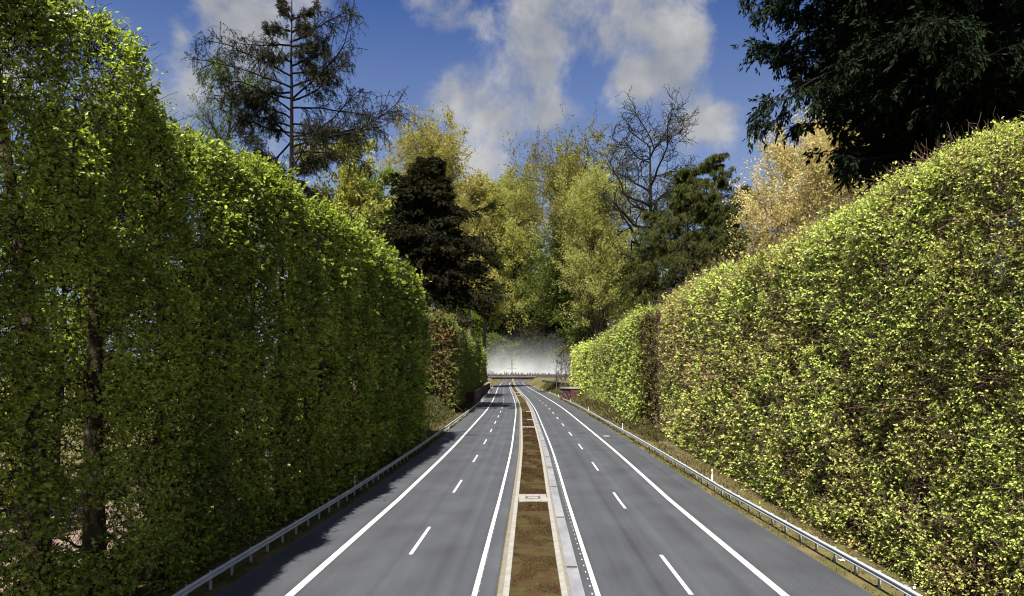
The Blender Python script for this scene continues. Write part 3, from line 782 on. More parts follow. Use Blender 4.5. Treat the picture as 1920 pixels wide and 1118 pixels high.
lf = lambda y: np.interp(y, [0, 38, 50, 70, 96], [-13.9, -13.7, -12.9, -12.3, -12.0])
lh = lambda y: np.interp(y, [7, 25.5, 28.5, 33, 42, 96], [21.6, 21.6, 19.7, 20.4, 20.7, 20.9]) + 1.3 * (vnoise(np.stack([y * 0 + 3, y, y * 0], -1), 6.0) - .5) + .6 * sstep(30, 60, y) - 1.3 * sstep(86, 96, y)
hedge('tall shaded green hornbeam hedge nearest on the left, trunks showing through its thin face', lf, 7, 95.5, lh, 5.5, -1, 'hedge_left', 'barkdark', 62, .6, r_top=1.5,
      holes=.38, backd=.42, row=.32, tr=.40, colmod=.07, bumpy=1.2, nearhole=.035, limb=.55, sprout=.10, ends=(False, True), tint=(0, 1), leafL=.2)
rf = lambda y: np.interp(y, [0, 24, 32, 45, 57, 80, 103], [17.3, 17.2, 17.2, 17.7, 18.7, 20.3, 22.2])
rh = lambda y: np.interp(y, [0, 24, 33, 50, 67, 95, 103], [18.0, 18.2, 18.3, 17.8, 19.0, 19.8, 19.4]) + .7 * (vnoise(np.stack([y * 0 + 8, y, y * 0], -1), 5.0) - .5)
rbrown = lambda p:   .14 * sstep(.35, .8, .6 * vnoise(p + 77, 7.0) + .4 * vnoise(p + 7, 2.5)) - .01 + .12 * sstep(5, 9, p[:, 2]) * (1 - sstep(12, 15, p[:, 2])) * sstep(35, 55, p[:, 1]) * (1 - sstep(80, 92, p[:, 1]))
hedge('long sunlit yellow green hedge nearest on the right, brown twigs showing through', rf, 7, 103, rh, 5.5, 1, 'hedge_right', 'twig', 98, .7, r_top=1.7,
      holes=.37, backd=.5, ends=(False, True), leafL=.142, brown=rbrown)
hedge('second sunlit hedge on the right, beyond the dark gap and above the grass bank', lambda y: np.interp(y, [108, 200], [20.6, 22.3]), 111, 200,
      lambda y: np.interp(y, [110, 116, 200], [18.2, 19.0, 16.5]), 5.5, 1, 'hedge_far', 'twig', 60, .6, zb=.5, holes=.36, backd=.5, ends=(True, True), leafL=.17, maxs=2.6, trunk_sp=7, tint=(.1, 1), endd=.45, brown=lambda p: .62 * (1 - sstep(111.5, 113.5, p[:, 1])))  # near-end leaves tinted dark brown, the gap's shade put into their colour
hedge('third small hedge on the right, farthest, beside the bare trees', lambda y: np.interp(y, [205, 300], [22.6, 22.4]), 214, 262,
      lambda y: np.interp(y, [205, 300], [15.5, 15.0]), 5, 1, 'hedge_right', 'twig', 60, .5, zb=2.5, holes=.34, backd=.4, ends=(True, True), leafL=.17, maxs=3.6, trunk_sp=9, tint=(.2, .8))
hedge('second hedge on the left with a bronze brown end face, beyond the gap', lambda y: np.interp(y, [150, 200, 290], [-12.6, -14.0, -13.6]), 150, 290,
      lambda y: np.interp(y, [150, 290], [20.0, 20.5]), 7.5, -1, 'hedge_bronze', 'twig', 60, .6, zb=1.2, r_top=2.6, holes=.34, backd=.4, ends=(True, True), leafL=.19, maxs=3, trunk_sp=9, tint=(0, 1), brown=lambda p: .26 * (1 - sstep(151, 158, p[:, 1])) - .2)
hedge('third small dark hedge on the left, farthest, above the pale wing wall', lambda y: np.full_like(y, -15.2), 330, 380,
      lambda y: np.full_like(y, 17.5), 8, -1, 'hedge_left', 'bark', 60, .4, zb=3.5, holes=.34, backd=.4, ends=(True, True), leafL=.2, maxs=4.5, trunk_sp=12, tint=(.1, .7))

# ------------------------------------------------------------------ trees
# larch with hand placed limbs (photo pixels -> metres at its distance)
def larch():
    d = 80.0; k = d / F; base = ((546 - 960) * k, d, 0.0)
    H = CAMH + (HZ + 8) * k
    Tp, Trr = trunk_poly(base, H, .62, K=16, wig=.001, top=.08)
    W = lambda u, v: ((340 + u / 3.493 - 960) * k, CAMH + (HZ - v / 3.493) * k)
    limbs = [[(728, 130), (800, 75), (860, 10)], [(725, 130), (680, 60), (640, -10)], [(735, 270), (860, 240), (1000, 185), (1165, 130)], [(720, 290), (600, 270), (480, 250), (310, 210)],
             [(715, 490), (600, 440), (480, 380), (330, 320), (190, 300)], [(740, 430), (850, 370), (950, 310)], [(735, 640), (870, 570), (1000, 480), (1120, 370), (1160, 210)],
             [(735, 660), (850, 625), (950, 540), (1100, 400)], [(710, 570), (600, 550), (450, 520), (210, 500)], [(735, 700), (850, 670), (1100, 670), (1350, 700)],
             [(735, 890), (900, 860), (1050, 690), (1160, 560)], [(735, 905), (950, 920), (1180, 870), (1440, 690)], [(735, 950), (1000, 930), (1200, 935), (1380, 940)],
             [(700, 900), (600, 790), (480, 650), (410, 560)], [(690, 930), (580, 1060), (460, 940), (340, 800)], [(735, 1010), (870, 1000), (1050, 1060), (1250, 1110)],
             [(715, 720), (600, 650), (470, 590), (330, 590)], [(735, 300), (850, 290), (960, 260)], [(712, 400), (640, 380), (540, 390)], [(735, 560), (880, 500), (1000, 480)],
             [(735, 800), (900, 820), (1100, 860)], [(705, 820), (560, 760), (400, 700), (250, 680)], [(725, 200), (640, 180), (560, 190)], [(735, 210), (800, 180), (830, 200)]]
    Ps = []
    limbs += [[(715, 640), (560, 600), (420, 610), (280, 640)], [(715, 760), (540, 700), (380, 650)], [(715, 860), (560, 830), (420, 760), (300, 760)], [(715, 860), (900, 880), (1080, 830), (1150, 800)],
              [(715, 600), (560, 610), (440, 640)], [(715, 480), (860, 470), (980, 420)], [(715, 350), (820, 340), (900, 350)]]
    for l in limbs:
        xz = np.array([W(*p) for p in l]); xz[0, 0] = base[0]; xz[0, 1] -= .15 * abs(xz[1, 0] - xz[0, 0]) * .3; dep = rng.uniform(-.55, .55) * abs(xz[-1, 0] - xz[0, 0])
        tt = np.linspace(0, 1, 9); ts = np.linspace(0, 1, len(l))
        x = np.interp(tt, ts, xz[:, 0]); z = np.interp(tt, ts, xz[:, 1])
        x[1:-1] = (x[:-2] + 2 * x[1:-1] + x[2:]) / 4; z[1:-1] = (z[:-2] + 2 * z[1:-1] + z[2:]) / 4
        Ps.append(np.stack([x, d + dep * tt, z], -1) + rng.normal(size=(9, 3)) * .05)
    # limbs that run towards and away from the camera, and the low ones hidden behind the hedge
    A2, R2, _ = spawn(Tp, Trr, 16, .3, .68, 80, 10, lambda t, pl: 9.5 * (1.05 - t) ** .7 + .5, 9, up=.0, upend=.12, wig=.08, rk=.3)
    A = np.concatenate([np.stack(Ps), A2]); AR = np.linspace(.13, .03, 9)[None] * np.ones((len(A), 1)); AR[len(Ps):] *= .7
    B1, R1, _ = spawn(A, AR, 32, .12, 1, 52, 14, lambda t, pl: np.maximum(pl * .20, .8), 5, up=-.02, wig=.2, rk=.5, planar=False)
    B2, Rb, _ = spawn(B1, R1, 5, .15, 1, 60, 20, lambda t, pl: np.maximum(pl * .5, .4), 4, up=-.75, wig=.2, rk=.6)
    lv = [leaves_on(B2, 13, .0, 1.1, .22, .065, spread=1.1, upb=.2, droop=.3, jit=.05), leaves_on(B1, 18, .1, 1.0, .20, .055, spread=1.1, droop=.2, jit=.05)]
    emit_tree('larch_tree', base, [('trunk', [(Tp, Trr, 9)]), ('branches', [(A, AR, 5), (B1, np.maximum(R1, .03), 3), (B2, np.maximum(Rb, .014), 3)])], lv, M['barkblack'], L['larch'],
              'tall dark larch with long drooping tiered branches, behind the left hedge', 'larch')
larch()

broadleaf('oak_tree', 'open twiggy tree with small dull leaves left of the larch trunk', 425, 105, 105, 95, 'green', bark='barkdark', n1=34, n2=7, n3=6, nl=4, lsz=.6, fat=1.6, cb=.45, tint=(0, .7))
broadleaf('ash_tree', 'fresh green tree low behind the larch, above the left hedge', 640, 140, 255, 95, 'spring', n1=30, n2=7, n3=5, nl=12, cb=.3, tint=(0, .8))
broadleaf('birch_tree', 'bright green feathery tree between the larch and the bronze beech', 690, 200, 330, 70, 'bright', n1=30, n2=7, n3=5, nl=14, cb=.3, lsz=.9)
broadleaf('beech_tree', 'rounded bronze yellow beech crown behind the dark spruce', 800, 240, 243, 130, 'beech', n1=84, n2=9, n3=6, nl=11, cb=.35, ang=36, up=.35, lsz=.62, tc=.66)
conifer('spruce_tree', 'dense black green spruce standing behind the second left hedge', 800, 176, 290, 142, 'dark', n1=250, n2=15, nl=11, cb=.42, pw=.8, droop=-.22)
broadleaf('beech_tree', 'slim bronze green tree beside the dark spruce, thin trunk visible', 908, 450, 350, 58, 'spring', n1=44, n2=7, n3=5, nl=9, cb=.22, ang=32, up=.3, lsz=.7, tint=(0, .7))
broadleaf('hornbeam_tree', 'slender spring yellow tree with fanned branches and straight trunk at the mist', 960, 1060, 328, 82, 'spring', bark='barkdark', n1=70, n2=9, n3=6, nl=7, cb=.16, ang=38, up=.3, lsz=.5, tr=4.2, fat=1.5, tc=.6, tint=(.1, 1))
broadleaf('lime_tree', 'pale yellow green tree with upright crown right of the slender tree', 1118, 265, 345, 95, 'lime', n1=90, n2=9, n3=6, nl=7, cb=.22, ang=30, up=.35, lsz=.52, tc=.66)
broadleaf('maple_tree', 'mid green tree with thick dark leaning trunk above the right hedges', 1100, 310, 430, 120, 'green', bark='barkdark', n1=46, n2=7, n3=5, nl=11, cb=.3, ang=62, up=.15, lsz=.75, tr=2.0, basepx=1130, tint=(.2, 1))
broadleaf('oak_tree', 'gnarled old oak with almost bare dark upper limbs against the sky', 1225, 230, 196, 120, 'green', bark='barkdark', n1=22, n2=9, n3=8, nl=1, cb=.5, ang=50, up=.15, lsz=.5, wig=.38, tr=1.5, leader=.85, tint=(0, .5), l2leaf=False, tc=.75, fat=3.6)
broadleaf('oak_tree', 'olive leaved spreading oak left of the gnarled bare one', 1105, 300, 240, 150, 'olive', bark='barkdark', n1=46, n2=8, n3=6, nl=5, cb=.36, ang=66, up=.2, lsz=.65, wig=.25, tc=.75, tint=(.1, .9))
broadleaf('poplar_tree', 'bare purple grey twiggy treetop left of the olive oak', 990, 1090, 252, 45, None, bark='farbark', n1=60, n2=7, n3=5, cb=.45, ang=26, up=.4, bare=True, tr=1.8)
broadleaf('ash_tree', 'yellowish green tree filling in behind the slender tree and the pale lime', 1055, 480, 290, 66, 'spring', n1=40, n2=7, n3=5, nl=7, cb=.4, lsz=.75, tint=(0, .8), basepx=1105)
broadleaf('beech_tree', 'pale olive tree crown between the bronze beech and the slender tree', 872, 420, 330, 60, 'beech', n1=44, n2=7, n3=5, nl=8, cb=.35, ang=36, lsz=.7, basepx=880)
conifer('cypress_tree', 'left leader of the drooping dark olive cypress group behind the right hedge', 1285, 160, 310, 125, 'cypress', n1=210, n2=12, nl=9, ang=62, droop=.02, upend=-.5, pw=.6, hang=.9, cb=.1, lsz=.8, asp=.22, l2up=-.5, group='cypresses behind the right hedge')
conifer('cypress_tree', 'middle and tallest leader of the drooping cypress group behind the right hedge', 1340, 150, 292, 105, 'cypress', n1=200, n2=12, nl=9, ang=58, droop=.02, upend=-.5, pw=.6, hang=.9, cb=.1, lsz=.8, asp=.22, l2up=-.5, group='cypresses behind the right hedge')
conifer('cypress_tree', 'right leaning leader of the drooping cypress group behind the right hedge', 1398, 145, 345, 100, 'cypress', n1=180, n2=12, nl=9, ang=58, droop=.02, upend=-.5, pw=.6, hang=.9, cb=.1, lsz=.8, asp=.22, l2up=-.5, lean=5, group='cypresses behind the right hedge')
conifer('cypress_tree', 'short dark olive cypress at the left foot of the cypress group', 1225, 165, 400, 95, 'cypress', n1=140, n2=12, nl=9, ang=62, droop=.02, upend=-.5, pw=.5, hang=.9, cb=.1, lsz=.8, asp=.22, l2up=-.5, group='cypresses behind the right hedge')
broadleaf('golden_tree', 'golden orange spring tree rising above the right hedge, left of the yew', 1490, 92, 232, 160, 'gold', n1=84, n2=9, n3=6, nl=7, cb=.3, ang=58, lsz=.75, wig=.2, tc=.55)
broadleaf('golden_tree', 'second golden yellow tree low behind the yew, above the right hedge crest', 1640, 80, 215, 140, 'gold', n1=50, n2=8, n3=6, nl=8, cb=.35, ang=55, lsz=.8, tint=(.3, 1))
# yew overhanging at the top right
def yew():
    d = 50.0; X = (1765 - 960) * d / F; base = (X, d, 0.0)
    T, TR = trunk_poly(base, 46, .75, K=14, wig=.004)
    def prof(t, pl):
        u = (t - .76) / np.where(t > .76, .32, .30)
        return 11.3 * np.sqrt(np.clip(1 - u * u, .08, 1))
    A, AR, _ = spawn(T, TR, 215, .43, 1, 82, 12, prof, 8, up=.12, upend=-.2, wig=.12, rk=.3)
    Bq, BR, _ = spawn(A, AR, 15, .15, 1, 48, 12, lambda t, pl: np.maximum(pl * .3 * (1.2 - .6 * t), 1.2), 5, up=-.15, wig=.14, rk=.5, planar=True)
    Cq, CR, _ = spawn(Bq, BR, 4, .2, 1, 45, 12, lambda t, pl: pl * .5, 4, up=-.35, wig=.15, rk=.6)
    lv = [leaves_on(Cq, 24, .0, 1.05, .40, .13, spread=.7, upb=.8, droop=.35, jit=.08), leaves_on(Bq, 26, .1, 1.05, .34, .10, spread=.7, upb=.8, droop=.3, jit=.08)]
    emit_tree('yew_tree', base, [('trunk', [(T, TR, 9)]), ('branches', [(A, AR, 5), (Bq, np.maximum(BR, .02), 3)])], lv, M['barkdark'], L['yew'],
              'huge almost black yew overhanging the right hedge at the top right', 'yew')
yew()
# background wood seen through the gap, each tree its own thing
bg = [(890, 1120, 470, 80, 'bright', 'bright green background tree left of the slender trunk'), (1010, 1180, 440, 95, 'bright', 'bright green background tree just right of the slender trunk'),
      (1085, 1140, 470, 90, 'bright', 'bright green background tree behind the leaning dark trunk'), (940, 1230, 420, 95, 'green', 'deep green background tree behind the slender trunk, tallest of the far row'),
      (1165, 1100, 420, 100, 'green', 'deep green background tree above the second right hedge'), (845, 1120, 430, 90, 'green', 'deep green background tree behind the second left hedge')]
for (px, d, yt, w, lm, lab) in bg:
    broadleaf('maple_tree', lab, px, d, yt, w, lm, bark='barkdark', n1=48, n2=7, n3=5, nl=8, cb=.05, ang=68, up=.05, lsz=.85, tc=.45, group='background trees beyond the bridge', tr=2.6)
conifer('hemlock_tree', 'dark low hemlock hanging over the mist right of the slender trunk', 1040, 1030, 560, 75, 'dark', n1=150, n2=12, nl=8, cb=.36, pw=.5, lsz=.9)
# park trees in the strip behind the two near hedges, glimpsed through the leaves
for k, (x, y, h, rad, lm) in enumerate([(-33, 26, 27, 6.5, 'bright'), (-37, 38, 29, 7, 'bright'), (-34, 52, 27, 6.5, 'green'), (-39, 66, 29, 7, 'bright'), (-34, 82, 26, 6.5, 'green'), (-42, 17, 30, 7, 'bright'), (-50, 46, 30, 8, 'bright'),
                                    (36, 30, 24, 6.5, 'green'), (34, 46, 25, 7, 'bright'), (36, 62, 21, 6, 'green'), (41, 78, 22, 6, 'green'), (38, 94, 21, 6, 'bright')]):
    px = 960 + x * F / y; side = 'left' if x < 0 else 'right'
    ordn = (['first', 'second', 'third', 'fourth', 'fifth', 'outermost near', 'outermost far'] if x < 0 else ['first', 'second', 'third', 'fourth', 'fifth'])[k if x < 0 else k - 7]
    broadleaf('park_tree', '%s low leafy park tree glimpsed through the %s hedge' % (ordn, side), px, y, HZ - (h - CAMH) * F / y, rad * F / y, lm, n1=34, n2=6, n3=5, nl=5, cb=.06, ang=60, lsz=4.0 if y < 40 else 2.4, tc=.45, group='park trees behind the %s hedge' % side)
for k, (px, d, yt, w, lm, lab) in enumerate([(905, 1050, 640, 24, 'bright', 'low green understorey bush in the mist at the far left'), (930, 1040, 628, 22, 'green', 'dark green understorey bush in the mist left of the slender trunk'),
        (985, 1045, 636, 24, 'bright', 'bright green understorey bush in the mist right of the slender trunk'), (1022, 1032, 622, 30, 'green', 'large dark green understorey bush in the mist below the hemlock'), (1062, 1050, 630, 26, 'green', 'dark green understorey bush in the mist at the far right')]):
    broadleaf('understorey_bush', lab, px, d, yt, w, lm, bark='barkdark', n1=44, n2=6, n3=5, nl=10, cb=.02, ang=62, lsz=.8, tc=.35, cat='bush', group='bushes in the mist beyond the bridge')
# bare trees beside the far right bank
for k, (px, d, yt, w, lab) in enumerate([(1043, 300, 672, 10, 'leafless thin tree leaning out at the left of the bare row'), (1052, 290, 664, 9, 'leafless thin tree, tallest and second of the bare row'),
                                          (1060, 282, 668, 8, 'leafless thin tree, third of the bare row'), (1068, 274, 672, 8, 'leafless thin tree nearest to the third right hedge')]):
    broadleaf('bare_tree', lab, px, d, yt, w, None, bark='farbark', n1=26, n2=6, n3=4, cb=.25, ang=35, up=.3, bare=True, tr=.16, group='bare trees on the right bank')

# distant woodland: one far grey mass beyond the bridge
def woodland():
    n = 900; x = rng.uniform(-330, 330, n); y = rng.uniform(800, 835, n); h = 8.5 + 4.0 * vnoise(np.stack([x, y * 0, y * 0], -1), 40) * 1.0 + rng.uniform(-1.5, 1.5, n) - 2.2 * sstep(10, 60, x)
    P = np.stack([np.stack([x, y, 0 * x], -1), np.stack([x + rng.normal(size=n) * .3, y, h * .5], -1), np.stack([x + rng.normal(size=n) * .5, y, h], -1)], 1)
    R = np.tile([[.25, .18, .06]], (n, 1))
    A, AR, _ = spawn(P, R, 16, .15, 1, 40, 10, lambda t, pl: 3.2 * (1.2 - t), 4, up=.2, wig=.2, rk=.8)
    Bq, BR, _ = spawn(A, AR, 3, .2, 1, 40, 10, lambda t, pl: pl * .5, 3, up=.2, wig=.2, rk=.8)
    mb = MB()
    for a, b_, S in ((P, R, 4), (A, np.maximum(AR, .08), 3), (Bq, np.maximum(BR, .07), 3)):
        V, Qd = tubes(a, b_, S); mb.add(V, Qd)
    tag(mb.build('distant_woodland', M['farbark']), 'grey leafless woodland on the horizon beyond the bridge', 'woodland', kind='stuff')
woodland()

# ------------------------------------------------------------------ ground cover
def blades(name, o0, o1, y0, y1, n, h, w, mat, lodp=34.0, tfun=None, label=None):
    yy = y0 + (y1 - y0) * rng.random(n * 4); yy = yy[rng.random(len(yy)) < np.clip((y0 / yy) ** 1.1, .02, 1)]
    oo = o0 + (o1 - o0) * rng.random(len(yy)); s = np.clip(yy / lodp, .7, 4)
    X = RX(oo, yy); Z = ground_z(oo, yy) if name == 'grass' else .06 + .04 * (1 - (oo / 1.08) ** 2)
    P = np.stack([X, yy, Z - .01], -1)
    if name == 'sedum_cover':
        ok = np.ones(len(yy), bool)
        for a_, b_ in ((48.2, 51.5), (114.4, 116.6), (131.8, 134.7)): ok &= ~((yy > a_) & (yy < b_))
        P, s, oo = P[ok], s[ok], oo[ok]
    k = vnoise(P, .7) * .5 + vnoise(P + 20, 2.2) * .5 > .36 + .15 * rng.random(len(P))
    P, s, oo = P[k], s[k], oo[k]
    ax = norm(rng.normal(size=P.shape) * .75 + np.array([0, 0, 1.0])); nr = rdir(len(P))
    tv = np.clip(.6 * vnoise(P + 5, 1.6) + .35 * vnoise(P, 6.) + .35 * rng.random(len(P)) - .12, 0, 1)
    if tfun is not None: tv = np.clip(tv + tfun(oo, P), 0, 1)
    Ln = h * s ** .6 * (.5 + rng.random(len(P)))
    o = leaf_mesh(name, P, ax, nr, Ln, w * s, mat, None, tv)
    tag(o, label, None, kind='stuff')
blades('grass', -15.6, -12.6, 16, 200, 26000, .20, .035, L['grass'], label='rough grass along the left verge', tfun=lambda oo, P: .35 * sstep(13.4, 14.6, -oo) - .15)
blades('grass', 13.1, 16.6, 16, 240, 30000, .20, .035, L['grass'], label='rough brownish grass along the right verge', tfun=lambda oo, P: .30 * sstep(14.2, 15.6, oo) + .05)
blades('grass', -22, -15.4, 84, 204, 9000, .34, .05, L['grass'], label='longer grass on the left bank beyond the first hedge', tfun=lambda oo, P: -.18)
blades('grass', 15.6, 23, 90, 420, 16000, .34, .05, L['grass'], label='longer grass on the right bank below the far hedges', tfun=lambda oo, P: -.05)
blades('sedum_cover', -1.06, .91, 18, 160, 70000, .06, .032, L['sedum'], label='red brown and green sedum on the median', tfun=lambda oo, P: -.06 + .35 * (vnoise(P * np.array([.35, 1.6, 1]), .8) - .5))
for (yc, n_, lab, off, dx) in ((28.9, 9, 'scraps of white paper litter beside the right guard rail, nearest the camera', 14.5, .35), (33.2, 5, 'small white litter scrap farther along the right verge', 14.0, .2)):
    b = MB()
    for q in range(n_):
        c = np.array([rng.normal() * dx, rng.normal() * .12, .04 + .03 * rng.random()]); u = rdir(1)[0] * [1, 1, .4] * .1; v = rdir(1)[0] * [1, 1, .4] * .08
        b.add([c - u - v, c + u - v * .6, c + u * .8 + v, c - u + v * .9], [(0, 1, 2, 3)])
    o = b.build('paper_litter', M['litter']); X = RX(off, yc); o.location = (X, yc, gz(X, yc) + .03); tag(o, lab, 'litter')

# ------------------------------------------------------------------ mist beyond the bridge
def haze():
    m, nt, out = new_mat('mist')
    tc = N(nt, 'ShaderNodeTexCoord'); sep = N(nt, 'ShaderNodeSeparateXYZ'); nt.links.new(tc.outputs['Object'], sep.inputs[0])
    def mr(src, a, b, c, d):
        q = N(nt, 'ShaderNodeMapRange', interpolation_type='LINEAR' if a == 9 else 'SMOOTHSTEP')
        for i_, v in enumerate((a, b, c, d)): q.inputs[1 + i_].default_value = v
        nt.links.new(src, q.inputs[0]); return q.outputs[0]
    up = mr(sep.outputs[2], 9, 78, 1, 0)
    up = math_node(nt, 'POWER', up, 3.6)
    lo = mr(sep.outputs[2], 6, 9.5, 0, 1)
    ax = mr(math_node(nt, 'ABSOLUTE', math_node(nt, 'SUBTRACT', sep.outputs[0], 18.0)), 28, 78, 1, 0)
    dn = math_node(nt, 'MULTIPLY', math_node(nt, 'MULTIPLY', up, lo), ax)
    dn = math_node(nt, 'MULTIPLY', dn, .0085)
    nz = N(nt, 'ShaderNodeTexNoise'); nz.inputs['Scale'].default_value = .045; nz.inputs['Detail'].default_value = 3
    nt.links.new(tc.outputs['Object'], nz.inputs['Vector'])
    dn = math_node(nt, 'MULTIPLY', dn, mr(nz.outputs[0], .3, .7, .45, 1.5))
    v = N(nt, 'ShaderNodeVolumePrincipled'); v.inputs['Color'].default_value = (.90, .94, 1.0, 1); v.inputs['Anisotropy'].default_value = .2
    nt.links.new(dn, v.inputs['Density']); nt.links.new(v.outputs[0], out.inputs['Volume'])
    b = MB(); b.box(-62, 98, 845, 1015, 5.8, 80)
    o = b.build('haze', m); tag(o, kind='stuff')
haze()

# ------------------------------------------------------------------ light, sky, camera
SUN_EL, SUN_AZ = math.radians(59), (-.28, -.96)     # direction towards the sun: behind the camera and to the left
sx, sy = SUN_AZ; ln = math.hypot(sx, sy); sx /= ln; sy /= ln
sun = bpy.data.lights.new('sun', 'SUN'); sun.energy = 5.0; sun.angle = math.radians(.5); sun.color = (1, .93, .80)
so = link(bpy.data.objects.new('sun', sun))
from mathutils import Vector
dirs = Vector((sx * math.cos(SUN_EL), sy * math.cos(SUN_EL), math.sin(SUN_EL)))
so.rotation_euler = dirs.to_track_quat('Z', 'Y').to_euler()
so.location = (0, 0, 100)

w = bpy.data.worlds.new('World'); bpy.context.scene.world = w; w.use_nodes = True
nt = w.node_tree; nt.nodes.clear()
out = nt.nodes.new('ShaderNodeOutputWorld'); bgn = nt.nodes.new('ShaderNodeBackground'); bgn.inputs[1].default_value = .05
sky = nt.nodes.new('ShaderNodeTexSky'); sky.sky_type = 'NISHITA'; sky.sun_disc = False
sky.sun_elevation = SUN_EL; sky.sun_rotation = math.atan2(sx, sy)
sky.dust_density = .6; sky.air_density = 1.0; sky.ozone_density = 3.0
tc = nt.nodes.new('ShaderNodeTexCoord')
# deeper blue than the raw sky
mu = N(nt, 'ShaderNodeMix', data_type='RGBA', blend_type='MULTIPLY'); mu.inputs[0].default_value = 1; mu.inputs[7].default_value = (.18, .32, .60, 1)
nt.links.new(sky.outputs[0], mu.inputs[6])
n1 = N(nt, 'ShaderNodeTexNoise'); n1.inputs['Scale'].default_value = 7.5; n1.inputs['Detail'].default_value = 10; n1.inputs['Roughness'].default_value = .6; n1.inputs['Distortion'].default_value = .15
nt.links.new(tc.outputs['Generated'], n1.inputs['Vector'])
n2 = N(nt, 'ShaderNodeTexNoise'); n2.inputs['Scale'].default_value = 3.0; n2.inputs['Detail'].default_value = 3
nt.links.new(tc.outputs['Generated'], n2.inputs['Vector'])
acc = None
for (px, py, rp) in [(470, 60, 130), (200, 70, 110), (120, 30, 80), (1130, 20, 170), (1185, 150, 95), (1050, 215, 85), (990, 100, 110), (870, 190, 85), (910, 230, 60), (1340, 215, 60), (800, 10, 70), (360, 140, 55), (340, 70, 30), (880, 310, 90), (1250, 60, 90)]:
    v = Vector(((px - 960) / F, 1, (HZ - py) / F)).normalized()
    q = N(nt, 'ShaderNodeVectorMath', operation='DISTANCE'); q.inputs[1].default_value = v
    nt.links.new(tc.outputs['Generated'], q.inputs[0])
    mr = N(nt, 'ShaderNodeMapRange'); mr.inputs[1].default_value = 0; mr.inputs[2].default_value = rp / F * 1.85; mr.inputs[3].default_value = .75; mr.inputs[4].default_value = 0
    nt.links.new(q.outputs['Value'], mr.inputs[0])
    acc = mr.outputs[0] if acc is None else math_node(nt, 'MAXIMUM', acc, mr.outputs[0])
far = N(nt, 'ShaderNodeMapRange'); far.inputs[1].default_value = .5; far.inputs[2].default_value = .75; far.inputs[3].default_value = 0; far.inputs[4].default_value = .35
nt.links.new(n2.outputs[0], far.inputs[0])
acc = math_node(nt, 'MAXIMUM', acc, far.outputs[0])
cl = math_node(nt, 'ADD', acc, math_node(nt, 'MULTIPLY', math_node(nt, 'SUBTRACT', n1.outputs[0], .5), 2.8))
cm = N(nt, 'ShaderNodeMapRange', interpolation_type='SMOOTHSTEP'); cm.inputs[1].default_value = .28; cm.inputs[2].default_value = .85; cm.inputs[3].default_value = 0; cm.inputs[4].default_value = .9
nt.links.new(cl, cm.inputs[0])
sz = N(nt, 'ShaderNodeSeparateXYZ'); nt.links.new(tc.outputs['Generated'], sz.inputs[0])
hv = N(nt, 'ShaderNodeMapRange'); hv.inputs[1].default_value = .06; hv.inputs[2].default_value = .50; hv.inputs[3].default_value = .9; hv.inputs[4].default_value = 0
nt.links.new(sz.outputs[2], hv.inputs[0])
veil = N(nt, 'ShaderNodeMix', data_type='RGBA'); nt.links.new(hv.outputs[0], veil.inputs[0]); nt.links.new(mu.outputs[2], veil.inputs[6]); veil.inputs[7].default_value = (2.3, 2.75, 3.35, 1)
mx = N(nt, 'ShaderNodeMix', data_type='RGBA'); nt.links.new(cm.outputs[0], mx.inputs[0])
n4 = N(nt, 'ShaderNodeTexNoise'); n4.inputs['Scale'].default_value = 13.0; n4.inputs['Detail'].default_value = 8
nt.links.new(tc.outputs['Generated'], n4.inputs['Vector'])
cr = ramp(nt, [(.35, (.52, .55, .60)), (.5, (.70, .71, .72)), (.65, (1, .98, .95))]); nt.links.new(n4.outputs[0], cr.inputs[0])
cs = N(nt, 'ShaderNodeVectorMath', operation='SCALE'); cs.inputs['Scale'].default_value = 3.5; nt.links.new(cr.outputs[0], cs.inputs[0])
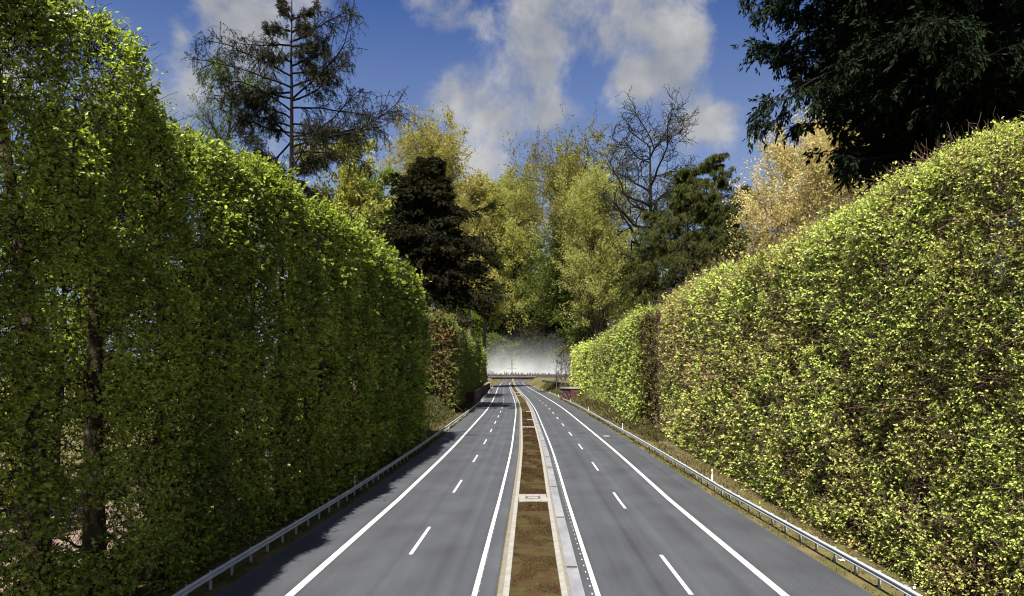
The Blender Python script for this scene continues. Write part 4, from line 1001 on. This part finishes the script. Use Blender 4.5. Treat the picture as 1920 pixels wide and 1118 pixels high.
nt.links.new(cs.outputs[0], mx.inputs[7])
nt.links.new(veil.outputs[2], mx.inputs[6])
# bright clouds added out of view, overhead and behind the camera, to fill shade
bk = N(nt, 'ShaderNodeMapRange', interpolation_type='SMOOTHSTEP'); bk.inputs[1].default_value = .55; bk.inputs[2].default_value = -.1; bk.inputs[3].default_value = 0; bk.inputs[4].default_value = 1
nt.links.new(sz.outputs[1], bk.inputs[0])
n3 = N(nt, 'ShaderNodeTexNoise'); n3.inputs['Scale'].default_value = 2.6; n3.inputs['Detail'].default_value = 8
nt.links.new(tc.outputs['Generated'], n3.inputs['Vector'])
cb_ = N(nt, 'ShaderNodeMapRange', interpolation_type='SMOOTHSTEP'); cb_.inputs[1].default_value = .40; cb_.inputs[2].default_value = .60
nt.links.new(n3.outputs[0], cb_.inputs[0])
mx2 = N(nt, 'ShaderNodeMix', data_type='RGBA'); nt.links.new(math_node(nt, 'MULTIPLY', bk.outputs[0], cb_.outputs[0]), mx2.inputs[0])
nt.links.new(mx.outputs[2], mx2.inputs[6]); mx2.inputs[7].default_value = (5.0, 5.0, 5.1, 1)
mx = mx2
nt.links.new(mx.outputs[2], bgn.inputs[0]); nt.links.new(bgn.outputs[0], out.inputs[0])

cam = bpy.data.cameras.new('camera'); co = link(bpy.data.objects.new('camera', cam))
co.location = (0, 0, CAMH); co.rotation_euler = (math.pi / 2, 0, 0)
cam.sensor_width = 36; cam.lens = 36 * F / 1920; cam.shift_y = (HZ - 559) / 1920; cam.clip_end = 8000; cam.clip_start = .1
S = bpy.context.scene; S.camera = co
S.view_settings.view_transform = 'Standard'; S.view_settings.look = 'None'; S.view_settings.exposure = 1.85; S.view_settings.gamma = 1
S.cycles.max_bounces = 6; S.cycles.diffuse_bounces = 2; S.cycles.glossy_bounces = 2; S.cycles.transmission_bounces = 3; S.cycles.volume_bounces = 1
S.cycles.use_denoising = True
S.cycles.pixel_filter_type = 'BLACKMAN_HARRIS'; S.cycles.filter_width = 1.1
S.cycles.volume_max_steps = 64
